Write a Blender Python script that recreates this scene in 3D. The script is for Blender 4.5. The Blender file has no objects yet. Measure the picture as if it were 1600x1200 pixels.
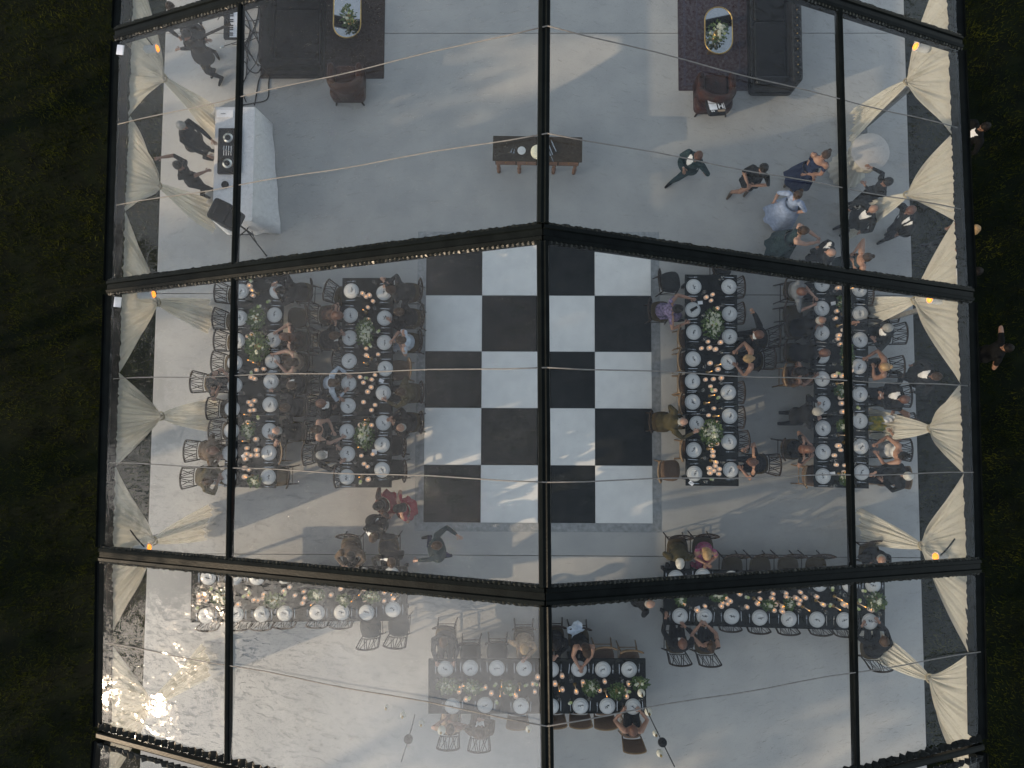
import bpy, bmesh, math, random
import numpy as np
from mathutils import Vector, Matrix, noise as mnoise

random.seed(7)
rng = np.random.default_rng(7)
scene = bpy.context.scene
COL = scene.collection
PI = math.pi
R = math.radians

# ------------------------------------------------------------------ camera
CAM = Vector((-0.3321, -0.5058, 15.2745))
EUL = (0.0605, 0.00787, 0.00408)
FPX = 1109.1
cam_data = bpy.data.cameras.new('drone_camera')
cam = bpy.data.objects.new('drone_camera', cam_data)
COL.objects.link(cam)
cam.location = CAM
cam.rotation_euler = EUL
cam_data.sensor_width = 36.0
cam_data.lens = FPX / 1600 * 36.0
cam_data.clip_start = 0.5
cam_data.clip_end = 2000
scene.camera = cam

# ------------------------------------------------------------------ world, sun
SUN_DIR = Vector((-0.8940, -0.3114, 0.3220)).normalized()
SUN_EL = math.asin(SUN_DIR.z)
SUN_AZ = math.atan2(SUN_DIR.x, SUN_DIR.y)
world = bpy.data.worlds.new('World')
scene.world = world
world.use_nodes = True
wn = world.node_tree
sky = wn.nodes.new('ShaderNodeTexSky')
sky.sky_type = 'NISHITA'
sky.sun_disc = False
sky.sun_elevation = SUN_EL
sky.sun_rotation = SUN_AZ % (2 * PI)
sky.dust_density = 1.2
sky.ozone_density = 0.3
sky.air_density = 1.0
hsv = wn.nodes.new('ShaderNodeHueSaturation')      # thin high haze: a paler blue
hsv.inputs['Saturation'].default_value = 0.55
wn.links.new(sky.outputs[0], hsv.inputs['Color'])
wn.links.new(hsv.outputs[0], wn.nodes['Background'].inputs[0])
wn.nodes['Background'].inputs[1].default_value = 0.15
sd = bpy.data.lights.new('sun', 'SUN')
sd.energy = 2.0
sd.angle = R(0.5)
sd.color = (1.0, 0.75, 0.50)
sun = bpy.data.objects.new('sun', sd)
COL.objects.link(sun)
sun.location = (-30, -10, 20)
sun.rotation_euler = SUN_DIR.to_track_quat('Z', 'Y').to_euler()
scene.view_settings.view_transform = 'Standard'
scene.view_settings.look = 'None'
scene.view_settings.exposure = 1.02
scene.view_settings.gamma = 1.0
scene.view_settings.use_curve_mapping = False
scene.cycles.max_bounces = 10
scene.cycles.transparent_max_bounces = 24
scene.cycles.diffuse_bounces = 3
scene.cycles.glossy_bounces = 3
scene.cycles.use_denoising = True
scene.cycles.sample_clamp_indirect = 6.0
scene.cycles.caustics_reflective = False
scene.cycles.caustics_refractive = False

# ------------------------------------------------------------------ helpers
_RM = Matrix.Rotation(EUL[2], 3, 'Z') @ Matrix.Rotation(EUL[1], 3, 'Y') @ Matrix.Rotation(EUL[0], 3, 'X')
def U(x, y, z=0.0):
    """point of the photograph (1600 x 1200 pixels) taken at height z -> world"""
    d = _RM @ Vector(((x - 800) / FPX, -(y - 600) / FPX, -1.0))
    t = (z - CAM.z) / d.z
    return CAM + d * t

def tag(o, label=None, cat=None, group=None, kind=None):
    if label: o['label'] = label
    if cat: o['category'] = cat
    if group: o['group'] = group
    if kind: o['kind'] = kind
    return o

def empty(name, loc=(0, 0, 0), rz=0.0, label=None, cat=None, group=None):
    o = bpy.data.objects.new(name, None)
    COL.objects.link(o)
    o.location = loc
    o.rotation_euler = (0, 0, rz)
    o.empty_display_size = 0.1
    return tag(o, label, cat, group)

def link(name, me, parent=None, loc=None, rz=None):
    o = bpy.data.objects.new(name, me)
    COL.objects.link(o)
    if parent is not None: o.parent = parent
    if loc is not None: o.location = loc
    if rz is not None: o.rotation_euler = (0, 0, rz)
    return o

def kids(o):
    return list(o.children)

def dup(root, loc=None, rz=None, label=None, group=None, scale=None):
    ch1 = KIDS.get(root.name)
    r = root.copy(); COL.objects.link(r)
    if loc is not None: r.location = loc
    if rz is not None: r.rotation_euler = (0, 0, rz)
    if scale is not None: r.scale = scale
    if label: r['label'] = label
    if group: r['group'] = group
    for ch in ch1:
        c = ch.copy(); COL.objects.link(c); c.parent = r
        for g in KIDS.get(ch.name, ()):
            d = g.copy(); COL.objects.link(d); d.parent = c
    return r
KIDS = {}
def register(root):
    """remember the parts of a prototype, so that copies need no scene search"""
    KIDS[root.name] = list(root.children)
    for c in root.children:
        KIDS[c.name] = list(c.children)
    return root

class MB:
    """collects shapes, builds ONE mesh"""
    def __init__(s): s.v = []; s.f = []; s.m = []
    def add(s, vs, fs, mi=0):
        b = len(s.v)
        s.v.extend([tuple(p) for p in vs])
        for f in fs:
            s.f.append(tuple(i + b for i in f)); s.m.append(mi)
        return s
    def box(s, c, d, rz=0.0, mi=0, taper=1.0, rot=None):
        x, y, z = d[0] / 2, d[1] / 2, d[2] / 2
        pts = []
        for sz in (-1, 1):
            k = taper if sz > 0 else 1.0
            for sx, sy in ((-1, -1), (1, -1), (1, 1), (-1, 1)):
                pts.append(Vector((sx * x * k, sy * y * k, sz * z)))
        M = rot if rot is not None else Matrix.Rotation(rz, 3, 'Z')
        c = Vector(c)
        return s.add([M @ p + c for p in pts], [(3, 2, 1, 0), (4, 5, 6, 7), (0, 1, 5, 4), (1, 2, 6, 5), (2, 3, 7, 6), (3, 0, 4, 7)], mi)
    def rbox(s, c, d, r=0.02, rz=0.0, mi=0, n=3):
        """box with rounded vertical corners and a soft top edge"""
        x, y, z = d[0] / 2, d[1] / 2, d[2] / 2
        r = min(r, x * .99, y * .99)
        def ring(inset, zz):
            out = []
            rr = max(r - inset, 0.001)
            for cx, cy, a0 in ((x - r, y - r, 0), (-(x - r), y - r, PI / 2), (-(x - r), -(y - r), PI), (x - r, -(y - r), 3 * PI / 2)):
                for i in range(n + 1):
                    a = a0 + PI / 2 * i / n
                    out.append(Vector((cx + rr * math.cos(a), cy + rr * math.sin(a), zz)))
            return out
        b = min(r * .5, z * .8)
        rings = [ring(0, -z), ring(0, z - b), ring(b * .3, z - b * .3), ring(b, z)]
        return s.rings(rings, c, rz, mi)
    def rings(s, rings, c=(0, 0, 0), rz=0.0, mi=0, cap=True):
        M = Matrix.Rotation(rz, 3, 'Z'); c = Vector(c); n = len(rings[0])
        vs = [M @ Vector(p) + c for r_ in rings for p in r_]
        fs = []
        for k in range(len(rings) - 1):
            for i in range(n):
                j = (i + 1) % n
                fs.append((k * n + i, k * n + j, (k + 1) * n + j, (k + 1) * n + i))
        if cap:
            fs.append(tuple(reversed(range(n)))); fs.append(tuple((len(rings) - 1) * n + i for i in range(n)))
        return s.add(vs, fs, mi)
    def lathe(s, prof, c=(0, 0, 0), n=16, mi=0, sx=1.0, sy=1.0, cap=True):
        rings = [[(r * math.cos(2 * PI * i / n) * sx, r * math.sin(2 * PI * i / n) * sy, z) for i in range(n)] for r, z in prof]
        return s.rings(rings, c, 0, mi, cap)
    def tube(s, pts, rad, n=6, mi=0, cap=True):
        pts = [Vector(p) for p in pts]
        if not hasattr(rad, '__len__'): rad = [rad] * len(pts)
        rings = []
        up = None
        for i, p in enumerate(pts):
            t = (pts[min(i + 1, len(pts) - 1)] - pts[max(i - 1, 0)])
            if t.length < 1e-9: t = Vector((0, 0, 1))
            t.normalize()
            if up is None:
                up = Vector((0, 0, 1)) if abs(t.z) < .9 else Vector((1, 0, 0))
            a = up - t * up.dot(t)
            if a.length < 1e-5: a = t.orthogonal()
            a.normalize(); up = a
            b = t.cross(a)
            rings.append([p + (a * math.cos(2 * PI * k / n) + b * math.sin(2 * PI * k / n)) * rad[i] for k in range(n)])
        return s.rings(rings, mi=mi, cap=cap)
    def ball(s, c, r, n=8, m=5, mi=0, rot=None):
        if not hasattr(r, '__len__'): r = (r, r, r)
        M = rot if rot is not None else Matrix.Identity(3)
        rings = []
        for k in range(1, m):
            th = PI * k / m
            rings.append([(math.sin(th) * math.cos(2 * PI * i / n), math.sin(th) * math.sin(2 * PI * i / n), -math.cos(th)) for i in range(n)])
        vs = [(0, 0, -1)] + [p for q in rings for p in q] + [(0, 0, 1)]
        fs = [(0, 1 + (i + 1) % n, 1 + i) for i in range(n)]
        for k in range(m - 2):
            for i in range(n):
                j = (i + 1) % n
                fs.append((1 + k * n + i, 1 + k * n + j, 1 + (k + 1) * n + j, 1 + (k + 1) * n + i))
        L = len(vs) - 1; o = 1 + (m - 2) * n
        fs += [(L, o + i, o + (i + 1) % n) for i in range(n)]
        c = Vector(c)
        return s.add([M @ Vector((p[0] * r[0], p[1] * r[1], p[2] * r[2])) + c for p in vs], fs, mi)
    def prism(s, poly, z0, z1, mi=0):
        n = len(poly)
        vs = [(p[0], p[1], z0) for p in poly] + [(p[0], p[1], z1) for p in poly]
        fs = [tuple(reversed(range(n))), tuple(range(n, 2 * n))] + [(i, (i + 1) % n, n + (i + 1) % n, n + i) for i in range(n)]
        return s.add(vs, fs, mi)
    def mesh(s, name, mats, smooth=False):
        me = bpy.data.meshes.new(name)
        me.from_pydata(s.v, [], s.f)
        if not isinstance(mats, (list, tuple)): mats = [mats]
        for m in mats: me.materials.append(m)
        if any(s.m): me.polygons.foreach_set('material_index', s.m)
        if smooth: me.polygons.foreach_set('use_smooth', [True] * len(me.polygons))
        me.update()
        return me
    def build(s, name, mats, parent=None, smooth=False, loc=None, rz=None):
        return link(name, s.mesh(name, mats, smooth), parent, loc, rz)

def grid_mesh(P, name, mats, smooth=True):
    """P: array (a, b, 3)"""
    a, b = P.shape[:2]
    idx = np.arange(a * b).reshape(a, b)
    f = np.stack([idx[:-1, :-1], idx[1:, :-1], idx[1:, 1:], idx[:-1, 1:]], -1).reshape(-1, 4)
    me = bpy.data.meshes.new(name)
    me.from_pydata(P.reshape(-1, 3).tolist(), [], f.tolist())
    me.materials.append(mats)
    if smooth: me.polygons.foreach_set('use_smooth', [True] * len(me.polygons))
    me.update()
    return me

# ------------------------------------------------------------------ materials
MATS = {}
def mat(name, col, rough=.5, metal=0.0, var=.25, scale=12.0, bump=0.0, bscale=60.0, emit=None, es=0.0, col2=None, spec=.5, trans=0.0, coat=0.0, detail=4.0, sheen=0.0):
    if name in MATS: return MATS[name]
    if spec == .5 and max(col) < .09: spec = .12
    m = bpy.data.materials.new(name); m.use_nodes = True
    nt = m.node_tree; N = nt.nodes; L = nt.links
    b = N['Principled BSDF']
    tc = N.new('ShaderNodeTexCoord')
    no = N.new('ShaderNodeTexNoise'); no.inputs['Scale'].default_value = scale; no.inputs['Detail'].default_value = detail
    L.new(tc.outputs['Object'], no.inputs['Vector'])
    mix = N.new('ShaderNodeMix'); mix.data_type = 'RGBA'
    c2 = col2 if col2 else tuple(max(0.0, c * (1 - var)) for c in col)
    c1 = col if col2 else tuple(min(1.0, c * (1 + var * .6)) for c in col)
    mix.inputs[6].default_value = (*c2, 1); mix.inputs[7].default_value = (*c1, 1)
    mr = N.new('ShaderNodeMapRange'); mr.inputs[1].default_value = .32; mr.inputs[2].default_value = .68
    L.new(no.outputs['Fac'], mr.inputs[0]); L.new(mr.outputs[0], mix.inputs[0])
    L.new(mix.outputs[2], b.inputs['Base Color'])
    b.inputs['Roughness'].default_value = rough
    b.inputs['Metallic'].default_value = metal
    b.inputs['Specular IOR Level'].default_value = spec
    b.inputs['Coat Weight'].default_value = coat
    if sheen: b.inputs['Sheen Weight'].default_value = sheen
    if emit:
        b.inputs['Emission Color'].default_value = (*emit, 1); b.inputs['Emission Strength'].default_value = es
    if bump:
        n2 = N.new('ShaderNodeTexNoise'); n2.inputs['Scale'].default_value = bscale; n2.inputs['Detail'].default_value = 3
        L.new(tc.outputs['Object'], n2.inputs['Vector'])
        bp = N.new('ShaderNodeBump'); bp.inputs['Strength'].default_value = bump; bp.inputs['Distance'].default_value = .01
        L.new(n2.outputs['Fac'], bp.inputs['Height']); L.new(bp.outputs[0], b.inputs['Normal'])
    if trans:
        out = N['Material Output']; tr = N.new('ShaderNodeBsdfTranslucent'); ms = N.new('ShaderNodeMixShader')
        L.new(mix.outputs[2], tr.inputs['Color']); ms.inputs[0].default_value = trans
        L.new(b.outputs[0], ms.inputs[1]); L.new(tr.outputs[0], ms.inputs[2]); L.new(ms.outputs[0], out.inputs['Surface'])
    MATS[name] = m
    return m

def vinyl(name, dirt=.05, wr=1.0, seed=0.0, gloss=1.0, patch=None):
    m = bpy.data.materials.new(name); m.use_nodes = True
    nt = m.node_tree; N = nt.nodes; L = nt.links; N.clear()
    out = N.new('ShaderNodeOutputMaterial')
    tc = N.new('ShaderNodeTexCoord')
    mp = N.new('ShaderNodeMapping'); mp.inputs['Location'].default_value = (seed * 3.1, seed * 1.7, seed)
    L.new(tc.outputs['Object'], mp.inputs['Vector'])
    # crumpled creases: stretched, distorted noise, diagonal
    m1 = N.new('ShaderNodeMapping'); m1.inputs['Rotation'].default_value = (0, 0, R(35)); m1.inputs['Scale'].default_value = (1.0, 3.2, 1.0)
    L.new(mp.outputs[0], m1.inputs['Vector'])
    n1 = N.new('ShaderNodeTexNoise'); n1.inputs['Scale'].default_value = 6.0; n1.inputs['Detail'].default_value = 3; n1.inputs['Roughness'].default_value = .55; n1.inputs['Distortion'].default_value = .8
    L.new(m1.outputs[0], n1.inputs['Vector'])
    cr = N.new('ShaderNodeMapRange'); cr.inputs[1].default_value = .58; cr.inputs[2].default_value = .82
    L.new(n1.outputs['Fac'], cr.inputs[0])
    n2 = N.new('ShaderNodeTexNoise'); n2.inputs['Scale'].default_value = 5; n2.inputs['Detail'].default_value = 2
    L.new(mp.outputs[0], n2.inputs['Vector'])
    n5 = N.new('ShaderNodeTexNoise'); n5.inputs['Scale'].default_value = 30; n5.inputs['Detail'].default_value = 2; n5.inputs['Distortion'].default_value = .5
    L.new(m1.outputs[0], n5.inputs['Vector'])
    cr2 = N.new('ShaderNodeMapRange'); cr2.inputs[1].default_value = .62; cr2.inputs[2].default_value = .80
    L.new(n5.outputs['Fac'], cr2.inputs[0])
    b0 = N.new('ShaderNodeBump'); b0.inputs['Strength'].default_value = 1.0; b0.inputs['Distance'].default_value = .0034 * wr
    b1 = N.new('ShaderNodeBump'); b1.inputs['Strength'].default_value = 1.0; b1.inputs['Distance'].default_value = .015 * wr
    b2 = N.new('ShaderNodeBump'); b2.inputs['Strength'].default_value = 1.0; b2.inputs['Distance'].default_value = .0052 * wr
    L.new(n2.outputs['Fac'], b0.inputs['Height']); L.new(cr.outputs[0], b1.inputs['Height']); L.new(b0.outputs[0], b1.inputs['Normal'])
    L.new(cr2.outputs[0], b2.inputs['Height']); L.new(b1.outputs[0], b2.inputs['Normal'])
    fr = N.new('ShaderNodeFresnel'); fr.inputs['IOR'].default_value = 1.45
    L.new(b2.outputs[0], fr.inputs['Normal'])
    fm = N.new('ShaderNodeMath'); fm.operation = 'MULTIPLY'; fm.inputs[1].default_value = 0.48 * gloss; fm.use_clamp = True
    L.new(fr.outputs[0], fm.inputs[0])
    gl = N.new('ShaderNodeBsdfGlossy'); gl.inputs['Roughness'].default_value = .03; gl.inputs['Color'].default_value = (1, 1, 1, 1)
    gl2 = N.new('ShaderNodeBsdfGlossy'); gl2.inputs['Roughness'].default_value = .38; gl2.inputs['Color'].default_value = (1, 1, 1, 1)
    L.new(b2.outputs[0], gl.inputs['Normal']); L.new(b1.outputs[0], gl2.inputs['Normal'])
    gm = N.new('ShaderNodeMixShader'); gm.inputs[0].default_value = .015
    L.new(gl.outputs[0], gm.inputs[1]); L.new(gl2.outputs[0], gm.inputs[2])
    tr = N.new('ShaderNodeBsdfTransparent'); tr.inputs['Color'].default_value = (.90, .925, .92, 1)
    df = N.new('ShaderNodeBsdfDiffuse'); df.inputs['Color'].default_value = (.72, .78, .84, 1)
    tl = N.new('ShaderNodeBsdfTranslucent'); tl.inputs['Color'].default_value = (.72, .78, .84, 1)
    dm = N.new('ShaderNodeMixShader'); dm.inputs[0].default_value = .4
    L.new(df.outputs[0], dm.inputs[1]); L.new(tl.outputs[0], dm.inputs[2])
    # dust film: cloudy patches
    n3 = N.new('ShaderNodeTexNoise'); n3.inputs['Scale'].default_value = .7; n3.inputs['Detail'].default_value = 7; n3.inputs['Roughness'].default_value = .62
    L.new(mp.outputs[0], n3.inputs['Vector'])
    mr = N.new('ShaderNodeMapRange'); mr.inputs[1].default_value = .35; mr.inputs[2].default_value = .7; mr.inputs[3].default_value = dirt * .3; mr.inputs[4].default_value = dirt * 2.0
    L.new(n3.outputs['Fac'], mr.inputs[0])
    a1 = N.new('ShaderNodeMath'); a1.operation = 'MULTIPLY_ADD'; a1.inputs[1].default_value = .25 * dirt + .005  # creases whitened too: the light they catch is put into the film colour
    L.new(cr2.outputs[0], a1.inputs[0]); L.new(mr.outputs[0], a1.inputs[2])
    a2 = N.new('ShaderNodeMath'); a2.operation = 'MULTIPLY_ADD'; a2.inputs[1].default_value = .35 * dirt + .006
    L.new(cr.outputs[0], a2.inputs[0]); L.new(a1.outputs[0], a2.inputs[2]); mr = a2
    if patch:      # whitish haze mixed into the sheet, cloudy, with its own outline
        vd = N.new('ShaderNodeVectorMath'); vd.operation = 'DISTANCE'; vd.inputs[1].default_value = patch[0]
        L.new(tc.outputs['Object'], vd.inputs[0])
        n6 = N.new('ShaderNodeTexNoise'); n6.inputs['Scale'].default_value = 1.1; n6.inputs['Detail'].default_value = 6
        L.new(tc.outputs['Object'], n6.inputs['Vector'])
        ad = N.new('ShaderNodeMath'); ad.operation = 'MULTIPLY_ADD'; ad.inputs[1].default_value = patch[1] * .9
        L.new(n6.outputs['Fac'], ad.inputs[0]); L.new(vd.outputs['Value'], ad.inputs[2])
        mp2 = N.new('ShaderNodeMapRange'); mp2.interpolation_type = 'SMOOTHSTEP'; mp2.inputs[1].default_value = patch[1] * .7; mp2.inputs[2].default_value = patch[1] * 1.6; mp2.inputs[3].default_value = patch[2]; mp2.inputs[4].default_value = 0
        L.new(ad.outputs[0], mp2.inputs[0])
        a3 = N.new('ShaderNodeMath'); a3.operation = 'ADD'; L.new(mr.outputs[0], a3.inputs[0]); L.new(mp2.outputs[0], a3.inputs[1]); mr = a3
    s1 = N.new('ShaderNodeMixShader'); L.new(mr.outputs[0], s1.inputs[0]); L.new(tr.outputs[0], s1.inputs[1]); L.new(dm.outputs[0], s1.inputs[2])
    s2 = N.new('ShaderNodeMixShader'); L.new(fm.outputs[0], s2.inputs[0]); L.new(s1.outputs[0], s2.inputs[1]); L.new(gm.outputs[0], s2.inputs[2])
    L.new(s2.outputs[0], out.inputs['Surface'])
    MATS[name] = m
    return m

M_frame = mat('dark_anodised_aluminium', (.006, .0075, .007), .3, .05, var=.3, spec=.04, scale=5, bump=.15, bscale=30)
M_pleat = mat('black_keder_vinyl', (.007, .008, .006), .25, 0, coat=.1, spec=.12, bump=.3, bscale=20)
M_strap = mat('pale_roof_strap', (.17, .16, .145), .6)
M_floor = mat('pale_concrete_floor', (.40, .395, .375), .85, col2=(.335, .335, .325), scale=1.3, detail=9, bump=.25, bscale=180, spec=.15)
M_white_tile = mat('white_dance_tile', (.74, .735, .70), .35, col2=(.66, .655, .63), scale=3, detail=6)
M_black_tile = mat('black_dance_tile', (.009, .011, .010), .32, col2=(.020, .021, .019), scale=3, detail=6)
M_ramp = mat('grey_ramp_edge', (.26, .27, .27), .4)
M_leg = mat('grey_steel_post', (.16, .16, .155), .5, .3)
M_beige = mat('beige_table_linen', (.44, .41, .38), .85, var=.06)
M_steel = mat('brushed_steel', (.5, .5, .48), .3, 1)
M_curtain = mat('cream_curtain_cloth', (.56, .53, .46), .9, var=.06, scale=3, bump=.2, bscale=120, trans=.28)
M_rope = mat('gold_tieback', (.35, .3, .2), .7)
M_black = mat('matt_black', (.007, .007, .007), .45)
M_blackgloss = mat('gloss_black', (.015, .015, .016), .18)
M_white = mat('white_paint', (.75, .75, .74), .5, var=.06)
M_linen = mat('white_linen', (.66, .65, .65), .85, var=.08, bump=.2, bscale=90)
M_tcloth = mat('black_table_linen', (.007, .009, .008), .75, var=.5, scale=7, bump=.3, bscale=150)
M_plate = mat('white_glazed_china', (.62, .62, .60), .22, var=.04)
M_plate2 = mat('grey_white_china', (.48, .485, .47), .3, var=.08)
M_sprig = mat('dark_herb_sprig', (.02, .025, .03), .6)
M_cutlery = mat('silver_cutlery', (.62, .62, .6), .22, 1)
M_glass = None
M_wood = mat('dark_stained_beech', (.018, .013, .009), .45, col2=(.03, .02, .013), scale=30)
M_goldwood = mat('golden_oak_rail', (.22, .13, .05), .4, col2=(.12, .07, .03), scale=30)
M_cane = mat('khaki_rush_seat', (.075, .055, .025), .75, col2=(.045, .034, .018), scale=90, bump=.6, bscale=200)
M_darkseat = mat('charcoal_seat_pad', (.028, .029, .027), .8, bump=.3, bscale=200)
M_brownseat = mat('brown_velvet_seat', (.085, .055, .035), .8, bump=.2, bscale=150)
M_rattan = mat('brown_rattan', (.13, .075, .04), .55, scale=60, bump=.5, bscale=200)
M_leaf = mat('dark_green_leaf', (.04, .085, .022), .5, col2=(.10, .14, .04), scale=25, trans=.2)
M_petal = mat('ivory_petals', (.62, .62, .45), .7, col2=(.75, .74, .62), scale=30, trans=.15)
M_petal2 = mat('pale_green_petals', (.45, .52, .22), .7, trans=.15)
M_votive = mat('frosted_votive_glass', (.64, .57, .52), .35, emit=(1.0, .78, .62), es=.05, trans=.3)
M_wax = mat('lit_candle_wax', (.8, .68, .58), .5, emit=(1.0, .74, .54), es=.10)
M_taper = mat('ivory_taper_wax', (.62, .48, .34), .5, emit=(1.0, .5, .2), es=.01)
M_flame = mat('candle_flame', (1, .5, .1), .5, emit=(1.0, .36, .04), es=1.6)
M_lampglow = mat('amber_lamp_glow', (1, .5, .1), .5, emit=(1.0, .24, .012), es=1.0)
M_brass = mat('aged_brass', (.45, .3, .1), .3, .9)
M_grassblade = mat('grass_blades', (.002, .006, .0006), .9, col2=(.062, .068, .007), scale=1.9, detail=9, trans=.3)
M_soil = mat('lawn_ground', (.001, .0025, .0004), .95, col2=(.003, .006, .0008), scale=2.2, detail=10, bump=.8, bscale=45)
M_leather = mat('cognac_leather', (.045, .014, .007), .45, col2=(.014, .007, .005), scale=4, bump=.2, bscale=60)
M_darkleather = mat('dark_tufted_leather', (.007, .007, .007), .3, scale=6, bump=.2, bscale=60)
M_brownvelvet = mat('dark_brown_velvet', (.011, .009, .007), .85, scale=4)
M_rug = mat('muted_persian_rug', (.03, .015, .018), .95, col2=(.07, .06, .07), scale=16, detail=9, bump=.4, bscale=200)
M_rug2 = mat('brown_woven_rug', (.025, .016, .013), .95, col2=(.045, .033, .028), scale=22, detail=9, bump=.4, bscale=200)
M_rugband = mat('rug_border_band', (.075, .065, .08), .95, col2=(.03, .025, .04), scale=60)
M_mirror = mat('mirror_table_top', (.55, .56, .55), .03, 1, var=.02)
M_sidewood = mat('weathered_sideboard_wood', (.055, .045, .034), .6, col2=(.035, .028, .02), scale=18, bump=.2, bscale=60)
M_legwood = mat('red_brown_carved_wood', (.20, .10, .055), .5, scale=20)
M_paper = mat('white_paper', (.78, .78, .8), .8, var=.05)
M_cake = mat('cream_icing', (.68, .66, .5), .6, var=.05)
M_bark = mat('tree_bark', (.06, .045, .03), .9, bump=.6, bscale=20)
M_crown = mat('tree_foliage', (.05, .075, .02), .6, col2=(.085, .09, .03), scale=1.5, trans=.25)
M_globe = mat('white_paper_globe', (.74, .73, .66), .6, var=.05, trans=.3)
M_cable = mat('black_rubber_cable', (.02, .02, .021), .5)
M_screen = mat('controller_lights', (.05, .1, .2), .4, emit=(.2, .5, .9), es=.08)
# ------------------------------------------------------------------ ground and floor
FX0, FX1 = -8.22, 8.20
def ground():
    mb = MB()
    xs = [-400, -60, -16, -8.0, 8.0, 16, 60, 400]; ys = [-400, -60, -12, 12, 60, 400]
    vs = [(x, y, -0.06) for y in ys for x in xs]; n = len(xs)
    fs = [(j * n + i, j * n + i + 1, (j + 1) * n + i + 1, (j + 1) * n + i) for j in range(len(ys) - 1) for i in range(n - 1)]
    mb.add(vs, fs)
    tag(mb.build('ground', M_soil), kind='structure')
ground()
SEAMS = [U(600, 52).y, U(650, 459.5).y, U(700, 867.5).y]
floor = empty('floor'); floor['kind'] = 'structure'
yy = [10.4] + SEAMS + [SEAMS[2] - 5.65, -14.0]
for i in range(len(yy) - 1):
    y1, y0 = yy[i], yy[i + 1]
    mb = MB()
    g = .007
    mb.rbox((0.5 * (FX0 + FX1), (y0 + y1) / 2, -.035), (FX1 - FX0, y1 - y0 - 2 * g, .07), r=.01)
    mb.build('floor_panel', M_floor, floor)
mb = MB(); mb.box((0, -1.8, -.052), (FX1 - FX0 - .04, 24.2, .02)); mb.build('floor_subframe', M_black, floor)

# grass blades on either side
def grass():
    def strip(n, x0, x1, y0, y1):
        p = np.stack([rng.uniform(x0, x1, n), rng.uniform(y0, y1, n)], 1)
        # tufty density
        k = np.array([mnoise.noise(Vector((a * .9, b * .9, 0))) + .5 * mnoise.noise(Vector((a * 3.1, b * 3.1, 3))) for a, b in p])
        return p[k > rng.uniform(-.75, .35, n)]
    P = np.concatenate([strip(75000, -13.5, -8.24, -10, 10.2), strip(62000, 8.22, 12.8, -10, 10.2)])
    n = len(P)
    a = rng.uniform(0, 2 * PI, n); h = rng.uniform(.035, .11, n); w = rng.uniform(.004, .009, n); lean = rng.uniform(.2, 1.1, n)
    la = rng.uniform(0, 2 * PI, n)
    base = np.concatenate([P, np.full((n, 1), -.06)], 1)
    dx = np.stack([np.cos(a) * w, np.sin(a) * w, np.zeros(n)], 1)
    tip = base + np.stack([np.cos(la) * h * lean, np.sin(la) * h * lean, h], 1)
    V = np.stack([base - dx, base + dx, tip], 1).reshape(-1, 3)
    me = bpy.data.meshes.new('grass')
    me.vertices.add(3 * n); me.vertices.foreach_set('co', V.ravel())
    me.loops.add(3 * n); me.loops.foreach_set('vertex_index', np.arange(3 * n))
    me.polygons.add(n); me.polygons.foreach_set('loop_start', np.arange(n) * 3); me.polygons.foreach_set('loop_total', np.full(n, 3))
    me.materials.append(M_grassblade); me.update(); me.validate()
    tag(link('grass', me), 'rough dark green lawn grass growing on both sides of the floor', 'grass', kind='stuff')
grass()

# ------------------------------------------------------------------ dance floor
T = 1.22
DX, DY = 0.107 - 2 * T, -2.54
df = empty('dance_floor', (DX + 2 * T, DY + 2.5 * T, 0), 0, 'black and white chequered dance floor with a grey ramp edge under the clear roof', 'dance floor')
def df_local(x, y): return (x - DX - 2 * T, y - DY - 2.5 * T)
tm = {}
for c, m in ((0, M_black_tile), (1, M_white_tile)):
    mb = MB(); mb.rbox((0, 0, .015), (T - .006, T - .006, .03), r=.004)
    tm[c] = mb.mesh('tile', m)
for j in range(5):
    for i in range(4):
        o = link('tile', tm[(i + j) % 2], df, (*df_local(DX + (i + .5) * T, DY + (j + .5) * T), 0.0))
W2, H2, rw = 2 * T, 2.5 * T, .19
def ramp(a, b, c, d):
    mb = MB(); mb.add([(*a, .03), (*b, .03), (*c, .004), (*d, .004)], [(0, 1, 2, 3)])
    mb.build('ramp_edge', M_ramp, df)
ramp((-W2, -H2), (W2, -H2), (W2 + rw, -H2 - rw), (-W2 - rw, -H2 - rw))
ramp((W2, -H2), (W2, H2), (W2 + rw, H2 + rw), (W2 + rw, -H2 - rw))
ramp((W2, H2), (-W2, H2), (-W2 - rw, H2 + rw), (W2 + rw, H2 + rw))
ramp((-W2, H2), (-W2, -H2), (-W2 - rw, -H2 - rw), (-W2 - rw, H2 + rw))

# ------------------------------------------------------------------ tent
HE, HR = 3.5, 6.48
tent = empty('tent', (0, 0, 0), 0, 'large clear roofed marquee with dark metal frame covering the whole dinner', 'tent')
def extrude(mb, prof, P, Q, up=(0, 0, 1), mi=0):
    P, Q = Vector(P), Vector(Q); t = (Q - P).normalized(); up = Vector(up)
    s = t.cross(up).normalized(); n = s.cross(t).normalized()
    k = len(prof)
    vs = [E + s * a + n * b for E in (P, Q) for a, b in prof]
    fs = [(i, (i + 1) % k, k + (i + 1) % k, k + i) for i in range(k)] + [tuple(reversed(range(k))), tuple(range(k, 2 * k))]
    mb.add(vs, fs, mi)
FR = []   # (eaveL, apex, eaveR)
def fr(l, a, r): FR.append((Vector(l), Vector(a), Vector(r)))
fr((-7.2, 10.5, HE), (0, 10.5, HR), (7.2, 10.5, HE))
t0 = U(181, 53, HE); t1 = U(1502, 67, HE); fr(t0, (0.0, 6.2, HR), t1)
fr(U(169, 449, HE), U(848, 363, HR), U(1519, 461, HE))
fr(U(157, 866, HE), U(852, 932, HR), U(1530, 884, HE))
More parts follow.
